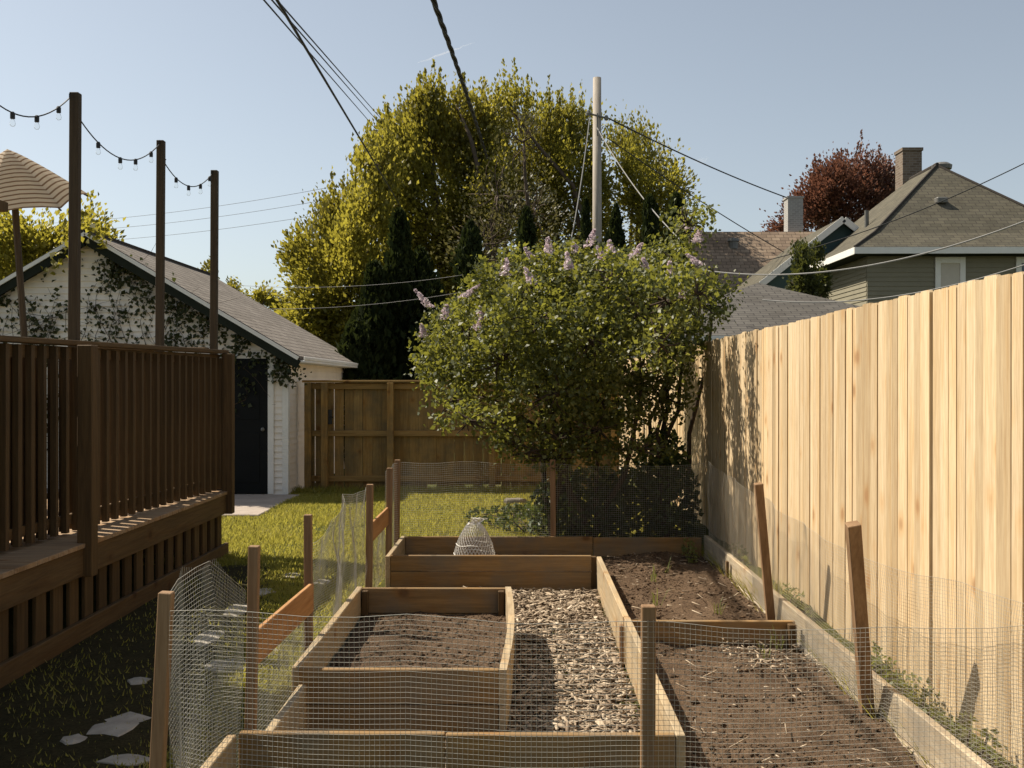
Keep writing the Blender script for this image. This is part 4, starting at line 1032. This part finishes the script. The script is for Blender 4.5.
for wx in (12.0,14.25):
    y = Y1+.46
    m = MB(); m.box(wx-.42,wx-.27,y-.03,y+.015,3.0,5.23); m.box(wx+.27,wx+.42,y-.03,y+.015,3.0,5.23); m.box(wx-.27,wx+.27,y-.03,y+.015,5.06,5.23); m.box(wx-.46,wx+.46,y-.06,y+.015,2.9,2.998); m.box(wx-.27,wx+.27,y-.02,y+.015,3.92,3.98)
    fr = m.build('window', M['trim'], hs, bevel=.006)
    m = MB(); m.box(wx-.268,wx+.268,y+.0,y+.012,3.0,3.918); m.box(wx-.268,wx+.268,y+.0,y+.012,3.982,5.058); pn = m.build('pane', M['pane'] if wx>13 else M['blind'], fr)
# roof furniture
vb = Vector((X0+W/2+.25,Y1+W/2+.25,zap-.22))
m = MB(); m.lathe(vb,[(.14,-.25),(.14,.12),(.30,.14),(.32,.26),(.20,.34),(0,.36)],12); m.build('turbine_vent', M['metal'], rf)
def slope_pt(x, y): return Vector((x,y, zeave+(zap-zeave)*((y-Y1)/(W/2)) ))
for (px,py,s) in ((927,212,.16),):
    q = slope_pt(12.35,Y1+2.0); m = MB(); m.box(q.x-.16,q.x+.16,q.y-.14,q.y+.14,q.z-.1,q.z+.08); m.build('roof_vent', M['metal'], rf, bevel=.03)
m = MB(); m.tube([(X0+1.5,Y1+3.6,6.3),(X0+1.5,Y1+3.6,7.05)],.07,8); m.build('vent_pipe', M['metal'], rf)
m = MB(); cxp = P(909,160,35); m.box(cxp.x-.14,cxp.x+.50,Y1+D-W/2+.4,Y1+D-W/2+1.1,6.5,P(909,156,36).z); m.box(cxp.x-.17,cxp.x+.53,Y1+D-W/2+.35,Y1+D-W/2+1.15,P(909,156,36).z,P(909,153,36).z); m.build('chimney', M['brick'], rf)
# gabled wing behind
WY = Y1+D-4.6; wa = P(843,217,WY); wl = P(760,282,WY)
m = MB(); wr = Vector((wa.x+(wa.x-wl.x),WY,wl.z))
for a, b in ((wl,wa),(wa,wr)):
    roof_tri(m,[a,b,b+Vector((0,6,0)),a+Vector((0,6,0))])
m.build('wing_roof', M['roof_house'], hs)
m = MB(); m.beam(wl+Vector((0,-.02,-.1)),wa+Vector((0,-.02,-.08)),.06,.2); m.beam(wa+Vector((0,-.02,-.1)),wr+Vector((0,-.02,-.1)),.06,.2); m.build('rake_board', M['trim'], hs)
m = MB(); gx0 = wl.x+.35; pts = [Vector((gx0,WY+.3,0)),Vector((wr.x-.35,WY+.3,0)),Vector((wr.x-.35,WY+.3,wl.z+.05)),Vector((wa.x,WY+.3,wa.z-.15)),Vector((gx0,WY+.3,wl.z+.05))]
m.face(pts); m.face([p+Vector((0,5.5,0)) for p in pts][::-1]); m.face([pts[0],pts[4],pts[4]+Vector((0,5.5,0)),pts[0]+Vector((0,5.5,0))]); m.build('wing_wall', M['teal'], hs)

# brown roofed house
bh = empty('house', (9.8,45,0), 'house with a brown shingle roof and grey chimney behind the lilac', 'house')
m = MB(); r0 = P(660,232,45); r1 = P(792,232,45); zr_ = r0.z; ze_ = 4.6
roof_tri(m,[(r0.x-1,41,ze_),(r1.x+2,41,ze_),(r1.x+2,45,zr_),(r0.x-1,45,zr_)]); roof_tri(m,[(r0.x-1,49,ze_),(r1.x+2,49,ze_),(r1.x+2,45,zr_),(r0.x-1,45,zr_)])
br = m.build('roof', M['roof_brown'], bh)
m = MB(); xa, xb = r0.x-.8, r1.x+1.8
for y_, s in ((41.3,1),(48.7,-1)): m.face([(xa,y_,0),(xb,y_,0),(xb,y_,ze_+.1),(xa,y_,ze_+.1)])
for x_ in (xa,xb): m.face([(x_,41.3,0),(x_,48.7,0),(x_,48.7,ze_+.1),(x_,45,zr_-.1),(x_,41.3,ze_+.1)])
m.build('wall', M['whitepaint'], bh)
c0 = P(785,200,46); c1 = P(800,200,46); m = MB(); m.box(c0.x,c1.x,45.6,46.3,6,c0.z); m.box(c0.x-.04,c1.x+.04,45.56,46.34,c0.z,c0.z+.08); m.build('chimney', M['greybrick'], br)
q = P(733,241,44.2); m = MB(); m.lathe(q-Vector((0,0,.25)),[(.2,-.1),(.2,.2),(.26,.22),(.22,.34),(0,.38)],10); m.build('roof_vent', M['metal'], br)

# grey neighbour garage with hip roof
ng = empty('garage', (4.9,21,0), 'low outbuilding with a grey hip roof just behind the pale fence', 'garage')
ap = P(757,283,22.5); hz = 3.4; ez = ap.z-1.28; cx_, cy_ = ap.x, 22.5
cs = [(cx_-hz,cy_-hz,ez),(cx_+hz,cy_-hz,ez),(cx_+hz,cy_+hz,ez),(cx_-hz,cy_+hz,ez)]
m = MB()
for i in range(4): roof_tri(m,[cs[i],cs[(i+1)%4],tuple(ap)])
m.build('roof', M['roof_grey'], ng)
m = MB(); s = hz-.3; m.box(cx_-s,cx_+s,cy_-s,cy_-s+.1,0,ez); m.box(cx_-s,cx_+s,cy_+s-.1,cy_+s,0,ez); m.box(cx_-s,cx_-s+.1,cy_-s+.1,cy_+s-.1,0,ez); m.box(cx_+s-.1,cx_+s,cy_-s+.1,cy_+s-.1,0,ez); m.build('wall', M['whitepaint'], ng)
m = MB(); m.box(cx_-hz,cx_+hz,cy_-hz-.02,cy_-hz,ez-.12,ez-.005); m.build('fascia', M['trim'], ng)

# ------------------------------------------------------------------ contrail and wisp of cloud, far off
def vapour(name, a, b, r, lab, dens):
    t = NT(name+'_vapour'); t.t.nodes.remove(t.b); v = t.n('ShaderNodeVolumePrincipled'); v.inputs['Color'].default_value = (1,1,1,1); v.inputs['Density'].default_value = dens; v.inputs['Anisotropy'].default_value = .3
    t.l(v.outputs[0], t.out.inputs['Volume'])
    m = MB(); a = Vector(a); b = Vector(b); n = 14
    m.tube([a.lerp(b,i/n)+Vector((0,0,random.gauss(0,r*.25))) for i in range(n+1)], [r*(.15+math.sin(math.pi*min(1,(i/n)*.9+.06))*(1-.35*i/n)) for i in range(n+1)], 8)
    return tag(m.build(name, t.m, origin=a), lab, 'cloud', kind='stuff')
vapour('contrail', P(417,63,2500), P(475,42,2600), 2.6, 'faint white contrail above the tall maples', .05)
vapour('wispy_cloud', P(694,163,2500), P(709,159,2550), 6, 'tiny pale wisp of cloud over the brown roof', .006)
